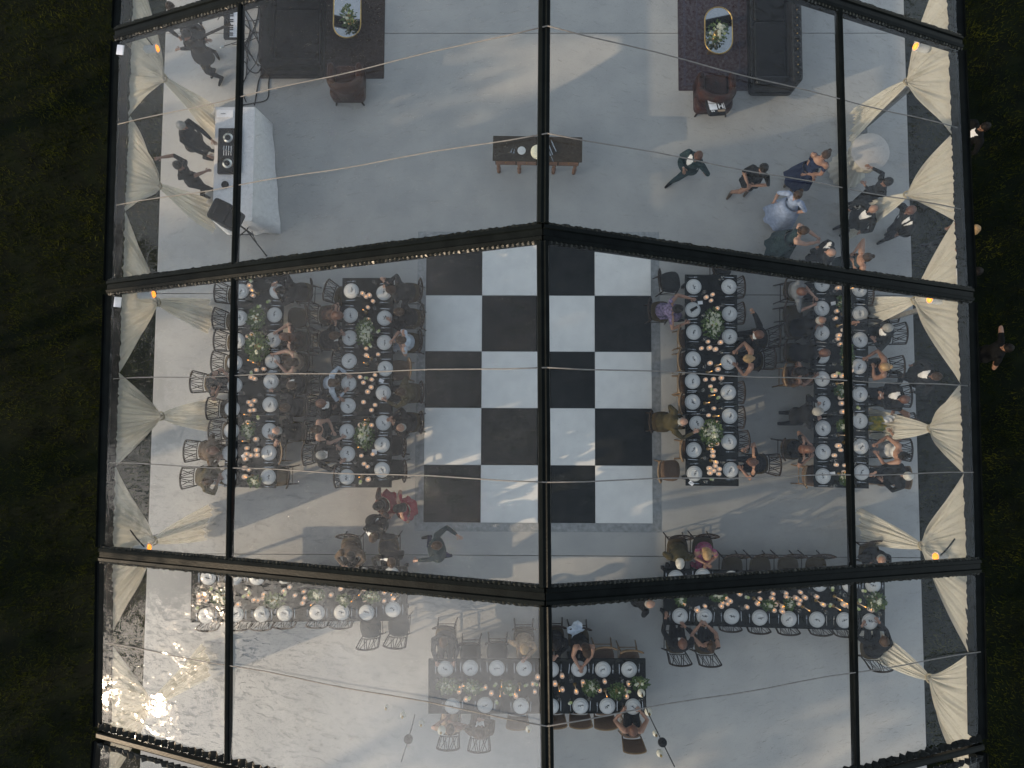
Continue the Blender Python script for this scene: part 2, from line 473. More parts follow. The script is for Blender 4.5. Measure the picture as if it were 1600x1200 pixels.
fr(U(153, 1148, HE), (0.06, -5.62, HR), U(1535, 1167, HE))
fr((-7.3, -9.9, HE), (0.06, -9.9, HR), (7.25, -9.9, HE))
def pleats(A, B, side, name='pleated_edge', amp=.007, w=.04, step=.035):
    """gathered vinyl along a rafter"""
    A, B = Vector(A), Vector(B); t = (B - A); Ln = t.length; t.normalize()
    s = t.cross(Vector((0, 0, 1))).normalized(); n = s.cross(t).normalized()
    k = int(Ln / step); rows = 3
    P = np.zeros((k + 1, rows, 3))
    for i in range(k + 1):
        p = A + t * (Ln * i / k); e = (1 if i % 2 else -1) * random.uniform(.5, 1.2)
        for r_ in range(rows):
            f = r_ / (rows - 1)
            ww = w * f * (1 + .25 * random.uniform(-1, 1))
            P[i, r_] = p + s * side * (.10 + ww) + n * (.03 + e * amp * (1 - f * .5) - .018 * f) + t * random.uniform(-.01, .01) * f
    me = grid_mesh(P, name, M_pleat, smooth=False)
    return link(name, me, tent)
for k, (l, a, r) in enumerate(FR):
    for e0, e1 in ((l, a), (r, a)):
        mb = MB()
        if k != 4:
            # main rafter with two keder tracks and a groove
            prof = [(-.115, -.14), (.115, -.14), (.115, .015), (.10, .035), (.055, .045), (.04, .02), (-.04, .02), (-.055, .045), (-.10, .035), (-.115, .015)]
        else:
            prof = [(-.05, -.12), (.05, -.12), (.05, .02), (.03, .035), (-.03, .035), (-.05, .02)]
        extrude(mb, prof, e0, e1)
        mb.build('rafter', M_frame, tent)
        if k == 4:
            pleats(e0, e1, 1, amp=.03, w=.10, step=.07); pleats(e0, e1, -1, amp=.03, w=.10, step=.07)
            q = pleats(e0, e1, 1, amp=.03, w=.04, step=.06); 
        else:
            pleats(e0, e1, 1); pleats(e0, e1, -1)
TP = .647
for k in range(len(FR) - 1):
    (l0, a0, r0), (l1, a1, r1) = FR[k], FR[k + 1]
    d = .117
    mb = MB(); t = (a1 - a0).normalized()
    extrude(mb, [(-.07, -.14), (.07, -.14), (.078, -.01), (.07, .04), (.03, .055), (.012, .04), (-.012, .04), (-.03, .055), (-.07, .04), (-.078, -.01)], a0 + t * d, a1 - t * d)
    mb.build('ridge_beam', M_frame, tent)
    for e0, e1 in ((l0, l1), (r0, r1)):
        sgn = -1 if e0.x < 0 else 1
        A0, A1 = (a0, a1)
        p0 = A0.lerp(e0, TP); p1 = A1.lerp(e1, TP); t = (p1 - p0).normalized()
        mb = MB(); extrude(mb, [(-.038, -.10), (.038, -.10), (.038, .02), (.02, .034), (-.02, .034), (-.038, .02)], p0 + t * d, p1 - t * d)
        mb.build('purlin', M_frame, tent)
        # eave beam and gutter lip
        t = (e1 - e0).normalized()
        i0 = e0 + t * d; i1 = e1 - t * d
        mb = MB(); extrude(mb, [(-.06, -.20), (.06, -.20), (.06, .01), (-.06, .01)], i0 - Vector((sgn * .05, 0, 0)), i1 - Vector((sgn * .05, 0, 0)))
        mb.build('eave_beam', M_frame, tent)
        mb = MB(); extrude(mb, [(-.035, -.10), (.035, -.10), (.038, .012), (.02, -.02), (-.02, -.02), (-.038, .012)], i0 + Vector((sgn * .05, 0, -.01)), i1 + Vector((sgn * .05, 0, -.01)))
        mb.build('gutter', M_frame, tent)
        # vinyl panel
        nu, nv = 36, 28
        P = np.zeros((nu + 1, nv + 1, 3))
        sd_ = rng.uniform(0, 99)
        for i in range(nu + 1):
            u = i / nu
            for j in range(nv + 1):
                v = j / nv
                pa = e0.lerp(e1, .026 + u * .948); pb = A0.lerp(A1, .026 + u * .948)
                p = pa.lerp(pb, .012 + v * .976)
                edge = min(u, 1 - u, v, 1 - v)
                z = -.05 * math.sin(PI * u) * (math.sin(PI * v * 1.0) ** .5 if 0 < v < 1 else 0)
                z += .012 * mnoise.noise(Vector((p.x * 1.2, p.y * 1.2, sd_))) * min(1, edge * 8)
                P[i, j] = (p.x, p.y, p.z + z)
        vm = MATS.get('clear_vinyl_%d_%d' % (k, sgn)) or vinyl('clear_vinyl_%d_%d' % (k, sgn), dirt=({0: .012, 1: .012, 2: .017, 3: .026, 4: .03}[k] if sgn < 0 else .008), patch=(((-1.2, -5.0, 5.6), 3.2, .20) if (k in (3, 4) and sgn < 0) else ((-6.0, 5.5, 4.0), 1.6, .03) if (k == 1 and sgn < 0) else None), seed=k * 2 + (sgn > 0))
        vm.name = 'clear_vinyl'

        P = P[::-1] if np.cross(P[1, 0] - P[0, 0], P[0, 1] - P[0, 0])[2] < 0 else P
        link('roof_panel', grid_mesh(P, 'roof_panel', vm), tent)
# straps over the roof
SY = [(185, 195, 1495, 200), (183, 321, 1500, 327), (178, 592, 1511, 603), (172, 723, 1520, 738), (165, 1004, 1531, 1018)]
for xl, yl, xr, yr in SY:
    A = U(xl, yl, HE + .02); B = U(xr, yr, HE + .02)
    y = (A.y + B.y) / 2; z = .035
    top = Vector((0.03, y, HR + .075))
    for e in (A, B):
        mb = MB()
        e2 = Vector((e.x, e.y, HE + z))
        pts = [e2.lerp(top, i / 14) + Vector((0, .012 * math.sin(i * 1.3), -.02 * math.sin(PI * i / 14))) for i in range(15)]
        mb.tube(pts, .009, 5)
        mb.build('roof_strap', M_strap, tent, smooth=True)
# legs
for k, (l, a, r) in enumerate(FR):
    if k == 4: continue      # the last seam is a cloth joint, without posts
    for e in (l, r):
        mb = MB(); mb.box((math.copysign(7.2, e.x), e.y, (HE - .2) / 2), (.08, .08, HE - .2)); mb.box((math.copysign(7.2, e.x), e.y, .012), (.22, .22, .02))
        mb.build('leg', M_leg, tent)
# white cards taped at two corners of the frame
for px, py, lab in ((188, 78, 'small white card taped to the roof edge beside the upper left corner lamp'), (184, 472, 'small white card taped to the roof edge at the middle left corner')):
    p = U(px, py, HE + .06); mb = MB(); mb.box((0, 0, 0), (.12, .17, .012))
    tag(mb.build('white_card', M_paper, loc=p, rz=R(-5)), lab, 'card', 'white cards at the roof edge')

# ------------------------------------------------------------------ curtains
def curtain(side, y0, y1, knot, tail, lab, seed):
    rs = random.Random(seed)
    xe = 7.07 * side
    Y0, Y1 = y0, y1
    K = knot; Fo = Vector((K.x - side * .08, K.y + .06, .03))
    nu, nv = 110, 22
    ph = [rs.uniform(0, 6.28) for _ in range(6)]
    folds = 15 + int(abs(Y1 - Y0) * 5)
    P = np.zeros((nu + 1, nv + 1, 3))
    for i in range(nu + 1):
        u = i / nu
        top = Vector((xe, Y0 + (Y1 - Y0) * u, 3.36))
        kp = K + Vector((0, (u - .5) * .10 * (1 if Y1 > Y0 else -1), .03 * math.sin(u * 9 + ph[0])))
        for j in range(nv + 1):
            v = j / nv
            fw = 2.2 * mnoise.noise(Vector((u * folds * 1.15, v * .9, seed * 7.3))) + 1.3 * mnoise.noise(Vector((u * folds * 2.6, v * 1.6, seed * 3.1 + 50)))
            p = top.lerp(kp, v)
            # belly: cloth sags down between the eave and the knot
            sag = math.sin(PI * v)
            # free edges curve towards the middle
            e = (2 * u - 1)
            p.y += -e * abs(e) * .045 * sag * abs(Y1 - Y0) * (1 if Y1 > Y0 else -1)
            p.z += -.10 * sag * (1 - e * e)
            amp = .034 * (math.sin(PI * min(1, v * 1.05 + .02)) ** .6) if v < .97 else .012
            amp = max(amp, .012)
            p.x += fw * amp - side * .10 * sag
            p.y += .4 * fw * amp * math.cos(u * 17 + ph[4])
            P[i, j] = p
    root = empty('curtain', (0, 0, 0), 0, lab, 'curtain', 'cream curtains tied back along the sides of the tent')
    link('upper_drape', grid_mesh(P, 'upper_drape', M_curtain), root)
    # tail
    nu, nv = 70, 16
    P = np.zeros((nu + 1, nv + 1, 3))
    D = (Fo - K); 
    for i in range(nu + 1):
        u = i / nu; e = 2 * u - 1
        for j in range(nv + 1):
            v = j / nv
            p = K + D * v
            fw = 2.4 * mnoise.noise(Vector((u * 9, v * 1.4, seed * 5.7))) + 1.2 * mnoise.noise(Vector((u * 21, v * 2, seed)))
            wv = .06 + .7 * v ** .7
            p.y += e * wv * .5
            p.x += fw * (.012 + .04 * v) + .06 * math.sin(e * 2.2 + ph[0]) * v
            p.z = max(.02, p.z + (.03 * fw if v > .9 else 0))
            P[i, j] = p
    link('tail', grid_mesh(P, 'tail', M_curtain), root)
    mb = MB(); mb.tube([K + Vector((.07 * math.cos(a) , .075 * math.sin(a), .02 * math.sin(a * 2))) for a in [2 * PI * q / 12 for q in range(13)]], .016, 6)
    mb.build('tieback', M_rope, root, smooth=True)
ypx = lambda x, y: U(x, y, 3.36).y
CR = [(-70, 210, (1418, 128), (1350, 182), 'cream curtain tied back beside the upper right lamp'),
      (210, 345, (1418, 305), (1368, 338), 'narrow cream curtain at right edge beside the standing men in suits'),
      (345, 600, (1430, 470), (1372, 470), 'cream curtain gathered under the middle right tent corner'),
      (600, 740, (1455, 670), (1400, 668), 'narrow cream curtain behind the woman in the yellow flowered dress'),
      (740, 1020, (1441, 853), (1405, 815), 'cream curtain at the lower right tent corner above the horizontal table'),
      (1020, 1260, (1453, 1060), (1447, 1040), 'cream curtain nearest the bottom right corner of the tent')]
CL = [(-70, 182, (255, 122), (315, 190), 'shaded cream curtain at top left beside the standing musician'),
      (182, 330, (247, 290), (312, 318), 'narrow cream curtain at left beside the two people behind the white draped table'),
      (330, 582, (245, 472), (322, 478), 'cream curtain at left gathered toward the empty chairs of the far left table'),
      (582, 728, (251, 650), (338, 650), 'narrow cream curtain on the left reaching toward the seated guests'),
      (728, 1003, (240, 845), (300, 830), 'cream curtain at the lower left tent corner lit by sun'),
      (1003, 1240, (235, 1100), (300, 1062), 'cream curtain below the sun glare at the bottom left')]
for i, (a, b, k, t, lab) in enumerate(CR):
    x = 1508 + (a / 1200) * 20
    curtain(1, ypx(1505, a), ypx(1512, b), U(*k, 2.15), U(*t, 0.03), lab, i + 1)
for i, (a, b, k, t, lab) in enumerate(CL):
    curtain(-1, ypx(180, a), ypx(178, b), U(*k, 2.15), U(*t, 0.03), lab, i + 11)

# ------------------------------------------------------------------ amber lamps on the frame
def lamp(px, py, side, lab):
    c = U(px, py, 3.02)
    root = empty('amber_spotlight', c, 0, lab, 'spotlight', 'amber spotlights at the tent corners')
    ax = Vector((-side, .12, -.05 if side < 0 else .25)).normalized()
    rot = ax.to_track_quat('Z', 'Y').to_matrix()
    mb = MB(); mb.lathe([(.05, -.24), (.07, -.20), (.072, 0), (.078, .01), (.078, .03), (.066, .03), (.06, .015)], n=16)
    mb.v = [tuple(rot @ Vector(p)) for p in mb.v]
    mb.build('lamp_can', M_white, root, smooth=False)
    mb = MB(); mb.lathe([(.001, .026), (.062, .026), (.05, .05), (.02, .062)], n=14)
    mb.v = [tuple(rot @ Vector(p)) for p in mb.v]
    mb.build('lens', M_lampglow, root, smooth=True)
    mb = MB(); e = Vector((side * .25, .32, .1)); mb.tube([(0, 0, .05), e * .5 + Vector((0, 0, .05)), e], .012, 6); mb.build('bracket', M_frame, root)
lamp(243, 76, -1, 'white spotlight can glowing amber at the upper left tent corner')
lamp(1433, 73, 1, 'white spotlight can glowing amber at the upper right tent corner')
lamp(237, 460, -1, 'amber glowing spotlight under the middle left tent corner')
lamp(1455, 468, 1, 'amber glowing spotlight under the middle right tent corner')
lamp(230, 856, -1, 'amber glowing spotlight just above the lower left tent corner')
lamp(1464, 870, 1, 'amber glowing spotlight just above the lower right tent corner')
# ------------------------------------------------------------------ dining tables
ORD = ['first', 'second', 'third', 'fourth', 'fifth', 'sixth', 'seventh', 'eighth', 'ninth', 'tenth', 'eleventh', 'twelfth'] + [a + 'teenth' for a in ('thir', 'four', 'fif', 'six', 'seven', 'eigh', 'nine')] + ['twentieth'] + ['twenty-' + a for a in ('first', 'second', 'third', 'fourth', 'fifth', 'sixth', 'seventh', 'eighth', 'ninth')] + ['thirtieth', 'thirty-first', 'thirty-second', 'thirty-third', 'thirty-fourth', 'thirty-fifth']
def glassmat():
    m = bpy.data.materials.new('clear_glassware'); m.use_nodes = True
    nt = m.node_tree; N = nt.nodes; L = nt.links; N.clear()
    out = N.new('ShaderNodeOutputMaterial'); fr = N.new('ShaderNodeLayerWeight'); fr.inputs[0].default_value = .35
    tr = N.new('ShaderNodeBsdfTransparent'); tr.inputs[0].default_value = (.9, .92, .92, 1)
    gl = N.new('ShaderNodeBsdfGlossy'); gl.inputs['Roughness'].default_value = .05
    mx = N.new('ShaderNodeMixShader'); L.new(fr.outputs[1], mx.inputs[0]); L.new(tr.outputs[0], mx.inputs[1]); L.new(gl.outputs[0], mx.inputs[2]); L.new(mx.outputs[0], out.inputs[0])
    return m
M_glass = glassmat()
# key, display name, end centres (px), width, side names (side vector)
TZ = .76
TABLES = {
 'FL': ('far left table', (405, 427), (390, 762), 1.07),
 'L': ('inner left table', (575, 434), (571, 762), 1.06),
 'R': ('inner right table', (1111, 429), (1113, 759.5), 1.07),
 'FR': ('far right table', (1314.5, 425), (1315, 762.5), 1.10),
 'LL': ('lower left table', (298, 930), (637, 927), 1.09),
 'LR': ('lower right table', (1036.5, 932), (1383, 942), 1.12),
 'B': ('bottom table', (669, 1072.5), (1009.6, 1072), 1.07),
}
TI = {}
for key, (nm, pa, pb, w) in TABLES.items():
    A, B = U(*pa, TZ), U(*pb, TZ)
    t = (B - A).normalized(); Ln = (B - A).length
    s = Vector((-t.y, t.x, 0))   # left of the A->B direction
    c = (A + B) / 2; rz = math.atan2(t.y, t.x)
    TI[key] = dict(c=c, t=t, s=s, L=Ln, w=w, rz=rz, A=A, B=B, name=nm, items=[])
    root = empty('dining_table', (c.x, c.y, 0), rz, 'long black rectangular dining table, the ' + nm + (', laid for dinner' if key != 'B' else ', partly under glare'), 'table', 'long black dining tables')
    n = 3
    for k in range(n):    # the long table is three tables pushed together
        mb = MB(); mb.rbox((-Ln / 2 + Ln * (k + .5) / n, 0, TZ - .018), (Ln / n - .006, w, .036), r=.008)
        mb.build('tabletop', M_tcloth, root)
    mb = MB(); mb.box((0, w / 2 - .1, TZ - .075), (Ln - .2, .03, .075)); mb.box((0, -w / 2 + .1, TZ - .075), (Ln - .2, .03, .075))
    mb.build('apron', M_black, root)
    for k in range(4):
        x = -Ln / 2 + .12 + (Ln - .24) * k / 3
        for sy in (-1, 1):
            mb = MB(); mb.box((x, sy * (w / 2 - .12), (TZ - .038) / 2), (.06, .06, TZ - .038), taper=1.0); mb.build('leg', M_black, root)

# ---- place settings
def make_plate():
    r = empty('dinner_plate', (0, 0, -20))
    mb = MB(); mb.lathe([(.10, 0), (.145, .008), (.158, .016), (.157, .019), (.14, .013), (.10, .008), (.001, .008)], n=32); mb.build('charger', M_plate2, r, smooth=True)
    mb = MB(); mb.lathe([(.07, .010), (.10, .013), (.132, .026), (.131, .029), (.098, .018), (.001, .016)], n=32); mb.build('plate', M_plate, r, smooth=True)
    mb = MB(); mb.lathe([(.05, .019), (.066, .022), (.088, .034), (.087, .036), (.064, .026), (.001, .023)], n=28); mb.build('bowl', M_plate, r, smooth=True)
    return register(r)
P_plate = make_plate()
def sprig_mesh(seed):
    rs = random.Random(seed); mb = MB()
    pts = [Vector((rs.uniform(-.008, .008), -.055 + .11 * i / 5, .006 + .003 * rs.random())) for i in range(6)]
    mb.tube(pts, [.0035, .004, .0045, .004, .003, .0015], 4)
    for q in range(rs.choice([4, 5, 6])):
        b = pts[rs.randrange(1, 5)]; a = rs.uniform(0, 2 * PI); ln = rs.uniform(.018, .04)
        d = Vector((math.cos(a), math.sin(a), .25)); sd2 = Vector((-d.y, d.x, 0)) * .008
        mb.add([b, b + d * ln * .5 + sd2, b + d * ln, b + d * ln * .5 - sd2, b + d * ln * .5 + Vector((0, 0, .004))], [(0, 1, 4), (1, 2, 4), (2, 3, 4), (3, 0, 4)])
    return mb.mesh('herb_sprig', M_sprig)
SPRIGS = [sprig_mesh(i) for i in range(8)]
def fork_mesh():
    mb = MB(); mb.box((0, -.045, .003), (.006, .11, .003)); mb.box((0, .022, .003), (.022, .025, .003))
    for x in (-.009, -.003, .003, .009): mb.box((x, .055, .004), (.003, .042, .002))
    return mb.mesh('fork', M_cutlery)
def knife_mesh():
    mb = MB(); mb.box((0, -.06, .004), (.012, .085, .006)); mb.prism([(-.009, -.017), (.007, -.017), (.009, .06), (.004, .095), (-.004, .10)], .002, .005)
    return mb.mesh('knife', M_cutlery)
ME_fork, ME_knife = fork_mesh(), knife_mesh()
def goblet_mesh():
    mb = MB(); mb.lathe([(.034, 0), (.034, .003), (.005, .008), (.004, .075), (.02, .09), (.036, .12), (.038, .16), (.033, .19), (.032, .19), (.036, .158), (.034, .122), (.018, .093), (.001, .088)], n=14, cap=False)
    return mb.mesh('wine_glass', M_glass, True)
ME_goblet = goblet_mesh()
PL = {
 ('FL', 'E'): [(433, 455), (429, 492), (427, 531), (426, 564), (423.5, 596), (422, 632), (421, 673), (420, 707.5), (419, 745)],
 ('FL', 'W'): [(377, 455), (375, 497), (371, 532.5), (367, 567), (367, 602), (363, 639), (362, 673), (359, 708), (357, 745)],
 ('L', 'W'): [(549, 454.5), (547.5, 492.5), (546.3, 528), (545.6, 564), (545, 599), (544, 634), (542.2, 674), (543, 709), (542, 745)],
 ('L', 'E'): [(600, 457.5), (601, 497), (600.6, 535), (602, 576), (599, 614), (599, 660.5), (597, 695), (597, 734)],
 ('R', 'W'): [(1084, 448), (1082.5, 484), (1084, 519), (1083, 561), (1082, 595.6), (1082, 628), (1089, 662), (1084, 703), (1085, 740)],
 ('R', 'E'): [(1139, 448), (1140, 490.6), (1140, 526), (1138, 566), (1138, 613), (1140, 650), (1139, 690.6), (1141.5, 734)],
 ('FR', 'W'): [(1284.5, 444), (1284, 482), (1284, 520), (1284, 556), (1284.5, 592), (1285.5, 631), (1286, 669), (1286, 706), (1286, 744)],
 ('FR', 'E'): [(1343, 452), (1344, 490), (1344, 531), (1342, 572.5), (1343.6, 616), (1343.6, 657.7), (1345, 697.5), (1346, 738)],
 ('LL', 'S'): [(322, 962), (368.7, 959.5), (409, 959.5), (445, 958.5), (495.5, 957), (534, 957), (573, 957), (614, 952)],
 ('LL', 'N'): [(325.6, 902), (366.6, 902), (401.6, 902), (444, 900), (486, 900), (527, 899), (569, 899), (612, 898)],
 ('LR', 'S'): [(1062.5, 962.5), (1100.7, 963), (1143, 963), (1187, 965), (1232.5, 967), (1276.5, 968), (1319, 969), (1359, 971)],
 ('LR', 'N'): [(1056, 903), (1098, 900), (1143, 904), (1187, 905), (1232, 908), (1280.5, 912), (1328, 913.5), (1364, 913.5)],
 ('B', 'N'): [(696, 1045), (735, 1043.5), (776.5, 1044), (819, 1044), (861, 1046), (904.6, 1045), (942, 1046), (983, 1046)],
 ('B', 'S'): [(707, 1103), (758, 1101.5), (814, 1103), (861, 1103.5), (907, 1103), (949, 1103), (989, 1104)],
}
SIDE = {'E': 'right side', 'W': 'left side', 'N': 'upper side', 'S': 'lower side'}
for (key, sd_), lst in PL.items():
    ti = TI[key]; n = len(lst)
    horiz = sd_ in 'NS'
    for i, (px, py) in enumerate(lst):
        p = U(px, py, TZ + .015)
        # outward direction
        side = ti['s'] if (ti['s'].dot(p - ti['c']) > 0) else -ti['s']
        a = math.atan2(side.y, side.x); rz = a + PI / 2      # local +y points to the table middle
        f = -side; rt = Vector((f.y, -f.x, 0))                # diner's right
        where = ORD[i] + (' from the left' if horiz else ' from the top') + ', ' + SIDE[sd_] + ' of the ' + ti['name']
        z = TZ + .001
        dup(P_plate, (p.x, p.y, z), rz + random.uniform(-.2, .2), 'white plate, ' + where, 'white plates laid on the tables')
        o = link('herb_sprig', SPRIGS[random.randrange(8)], None, (p.x + random.uniform(-.012, .012), p.y + random.uniform(-.015, .015), z + .024), random.uniform(-.7, .7) + (PI / 2 if horiz else 0) + (PI if random.random() < .5 else 0))
        tag(o, 'herb sprig on plate ' + where, 'sprig', 'dark herb sprigs on the plates')
        for nm, me, off, q in (('fork', ME_fork, -.20, 0), ('knife', ME_knife, .195, 0)):
            c = p + rt * off + f * random.uniform(-.015, .01)
            o = link(nm, me, None, (c.x, c.y, z), rz + random.uniform(-.08, .08))
            tag(o, 'silver ' + nm + ' beside plate ' + where, nm, 'silver %ss on the tables' % ('knive' if nm == 'knife' else nm))
        c = p + rt * random.uniform(.12, .2) + f * random.uniform(.17, .2)
        tag(link('wine_glass', ME_goblet, None, (c.x, c.y, z), 0), 'wine glass by plate ' + where, 'glass', 'clear glasses on the tables')
        ti['items'].append((c.x, c.y, .05)); ti['items'].append((p.x, p.y, .175))

# ---- centrepieces
def make_votive():
    r = empty('votive_candle', (0, 0, -20))
    mb = MB(); mb.lathe([(.028, 0), (.034, .004), (.036, .085), (.0325, .085), (.031, .05)], n=14, cap=False); mb.build('glass_cup', M_votive, r, smooth=True)
    mb = MB(); mb.lathe([(.031, .03), (.0315, .055), (.001, .052)], n=12); mb.build('wax', M_wax, r, smooth=True)
    mb = MB(); mb.lathe([(.001, .054), (.006, .064), (.001, .082)], n=6); mb.build('flame', M_flame, r)
    return register(r)
P_votive = make_votive()
def make_taper():
    r = empty('taper_candle', (0, 0, -20))
    mb = MB(); mb.lathe([(.04, 0), (.04, .006), (.012, .02), (.015, .05), (.012, .05)], n=10); mb.build('holder', M_brass, r, smooth=True)
    mb = MB(); mb.lathe([(.011, .05), (.0095, .30), (.004, .305)], n=8); mb.build('wax_stick', M_taper, r, smooth=True)
    mb = MB(); mb.lathe([(.001, .305), (.010, .322), (.007, .34), (.001, .365)], n=7); mb.build('flame', M_flame, r)
    return register(r)
P_taper = make_taper()
def blossom_mesh(m, r, seed):
    rs = random.Random(seed); mb = MB(); mb.ball((0, 0, 0), (r * .55, r * .55, r * .5), 7, 4)
    for ring, n, rr in ((0, 5, .62), (1, 7, .95)):
        for k in range(n):
            a = 2 * PI * k / n + ring * .4 + rs.uniform(-.15, .15)
            c = Vector((math.cos(a), math.sin(a), 0)); s = Vector((-c.y, c.x, 0))
            b = c * r * .2 + Vector((0, 0, -r * .25)); q = c * r * rr + Vector((0, 0, r * (.35 - ring * .3)))
            mb.add([b - s * r * .15, b + s * r * .15, q + s * r * .36, q + c * r * .12 + Vector((0, 0, r * .05)), q - s * r * .36], [(0, 1, 2, 3, 4)])
    return mb.mesh('blossom', m)
BLO = [blossom_mesh(M_petal, .042, 1), blossom_mesh(M_petal, .032, 2), blossom_mesh(M_petal2, .03, 3), blossom_mesh(M_petal, .026, 4)]
def bouquet(px, py, lx, ly, n, lab, rz=0.0, z=TZ, green=1.0, cat='flowers', ht=.16):
    p = U(px, py, z + ht * .7); root = empty('flower_arrangement', (p.x, p.y, z + .001), rz, lab, cat, 'white flower arrangements')
    rs = random.Random(int(px * 7 + py))
    mb = MB(); mb.lathe([(.05, 0), (.07, .01), (.085, .05), (.075, .09), (.07, .09)], n=12); mb.build('vase', M_brass, root, smooth=True)
    mb = MB()
    for k in range(int((70 + n * 2) * green)):
        a = rs.uniform(0, 2 * PI); q = math.sqrt(rs.random()) * 1.12
        b = Vector((math.cos(a) * q * lx, math.sin(a) * q * ly, .07 + (ht - .06) * (1 - q * q * .55) * rs.uniform(.5, 1.05)))
        da = a + rs.uniform(-.9, .9); d = Vector((math.cos(da), math.sin(da), rs.uniform(-.3, .7))); s = Vector((-d.y, d.x, 0)).normalized()
        l = rs.uniform(.04, .085); w = l * rs.uniform(.22, .36)
        mb.add([b, b + d * l * .5 + s * w, b + d * l, b + d * l * .5 - s * w, b + d * l * .5 + Vector((0, 0, -.006))], [(0, 1, 4), (1, 2, 4), (2, 3, 4), (3, 0, 4)])
    for k in range(10):
        a = rs.uniform(0, 2 * PI); q = rs.uniform(.3, .9)
        mb.tube([(0, 0, .06), (math.cos(a) * q * lx * .6, math.sin(a) * q * ly * .6, .10), (math.cos(a) * q * lx, math.sin(a) * q * ly, ht * .8)], .003, 4)
    mb.build('foliage', M_leaf, root)
    for k in range(n):
        a = 2.4 * k + rs.uniform(-.4, .4); q = math.sqrt((k + .5) / n) * rs.uniform(.85, 1.08)
        o = link('blossom', BLO[rs.choice([0, 0, 1, 1, 2, 3])], root, (math.cos(a) * q * lx, math.sin(a) * q * ly, ht * (1 - .5 * q * q) + rs.uniform(-.01, .02)))
        o.rotation_euler = (rs.uniform(-.4, .4) - math.sin(a) * q * .6, math.cos(a) * q * .6, rs.uniform(0, 6)); s = rs.uniform(.8, 1.25); o.scale = (s, s, s)
    return p
BQ = [
 ('FL', 400, 497, .14, .20, 12, 'loose greenery and white flowers near the top of the far left table', 1.8),
 ('FL', 402, 541, .20, .26, 10, 'large loose spray of greenery toward the upper middle of the far left table', 3.0),
 ('FL', 388, 672, .10, .13, 12, 'white flowers in the lower half of the far left table', 1),
 ('FL', 397, 752, .10, .08, 7, 'small bunch of white flowers at the bottom end of the far left table', 1),
 ('L', 571, 520, .15, .24, 38, 'round bunch of white and green flowers in the upper half of the inner left table', 1.2),
 ('L', 569, 681, .16, .22, 38, 'white and green flowers in the lower half of the inner left table', 1.2),
 ('R', 1114, 506, .17, .27, 50, 'big white rose arrangement in the upper half of the inner right table', 1.2),
 ('R', 1112, 676, .18, .22, 44, 'big white rose arrangement in the lower half of the inner right table', 1.3),
 ('FR', 1318, 475, .09, .14, 6, 'greenery and pale flowers near the top of the far right table', 1.3),
 ('FR', 1323, 556, .10, .24, 5, 'dark trailing greenery in the middle of the far right table', 2.2),
 ('FR', 1314, 611, .09, .08, 6, 'small flowers in the middle of the far right table', 1.2),
 ('FR', 1316, 665, .09, .07, 7, 'white flowers beside candles in the lower half of the far right table', 1),
 ('FR', 1322, 748, .10, .10, 12, 'white flowers at the bottom end of the far right table', 1),
 ('LL', 345, 934, .16, .12, 6, 'leafy spray on the lower left table near its left end', 1.3),
 ('LL', 428, 938, .18, .10, 12, 'white flowers a third along the lower left table', 1.2),
 ('LL', 495, 930, .13, .09, 9, 'white flowers in the middle of the lower left table', 1.2),
 ('LL', 537, 937, .10, .08, 8, 'small white flowers right of the middle of the lower left table', 1),
 ('LL', 580, 932, .14, .09, 8, 'pale flowers near the right end of the lower left table', 1),
 ('LR', 1063, 936, .07, .10, 8, 'upright white flowers at the left end of the lower right table', 1),
 ('LR', 1121, 930, .14, .09, 12, 'pale green flowers near the left end of the lower right table', 1.4),
 ('LR', 1201, 945, .10, .07, 8, 'small pale flowers left of the middle of the lower right table', 1.2),
 ('LR', 1233, 944, .07, .08, 7, 'yellow white flowers in the middle of the lower right table', 1),
 ('LR', 1368, 940, .17, .14, 12, 'sunlit green and cream flowers at the right end of the lower right table', 1.6),
 ('B', 700, 1072, .20, .12, 18, 'white flowers at the left end of the bottom table', 1.1),
 ('B', 738, 1074, .14, .11, 12, 'white flowers left of the middle of the bottom table', 1.1),
 ('B', 795, 1074, .10, .08, 8, 'white flowers just left of the ridge beam on the bottom table', 1.1),
 ('B', 924, 1075, .13, .12, 10, 'white flowers right of the ridge beam on the bottom table', 1.2),
 ('B', 964, 1080, .13, .12, 5, 'green leafy arrangement toward the right end of the bottom table', 1.8),
 ('B', 1000, 1068, .15, .09, 10, 'white and green flowers hanging over the right end of the bottom table', 1.3),
]
for key, px, py, lx, ly, n, lab, g in BQ:
    p = bouquet(px, py, lx, ly, n, lab, 0, green=g)
    TI[key]['items'].append((p.x, p.y, max(lx, ly) * .78))
# bud vases, votives and tapers scattered along the middle of every table
def make_bud():
    r = empty('bud_vase', (0, 0, -20))
    mb = MB(); mb.lathe([(.022, 0), (.028, .01), (.026, .05), (.012, .08), (.014, .10)], n=10); mb.build('vase', M_glass, r, smooth=True)
    for k, (x, y, z) in enumerate([(0, .01, .15), (.03, -.01, .13)]):
        o = link('blossom', BLO[[2, 1][k]], r, (x, y, z))
    mb = MB(); mb.tube([(0, 0, .02), (0, .01, .15)], .002, 4); mb.tube([(0, 0, .02), (.03, -.01, .13)], .002, 4)
    for k in range(5):
        a = k * 1.3; d = Vector((math.cos(a), math.sin(a), .3)); b = Vector((.005, 0, .09 + .008 * k)); s = Vector((-d.y, d.x, 0))
        mb.add([b, b + d * .02 + s * .008, b + d * .045, b + d * .02 - s * .008], [(0, 1, 2, 3)])
    mb.build('stem', M_leaf, r)
    return register(r)
P_bud = make_bud()
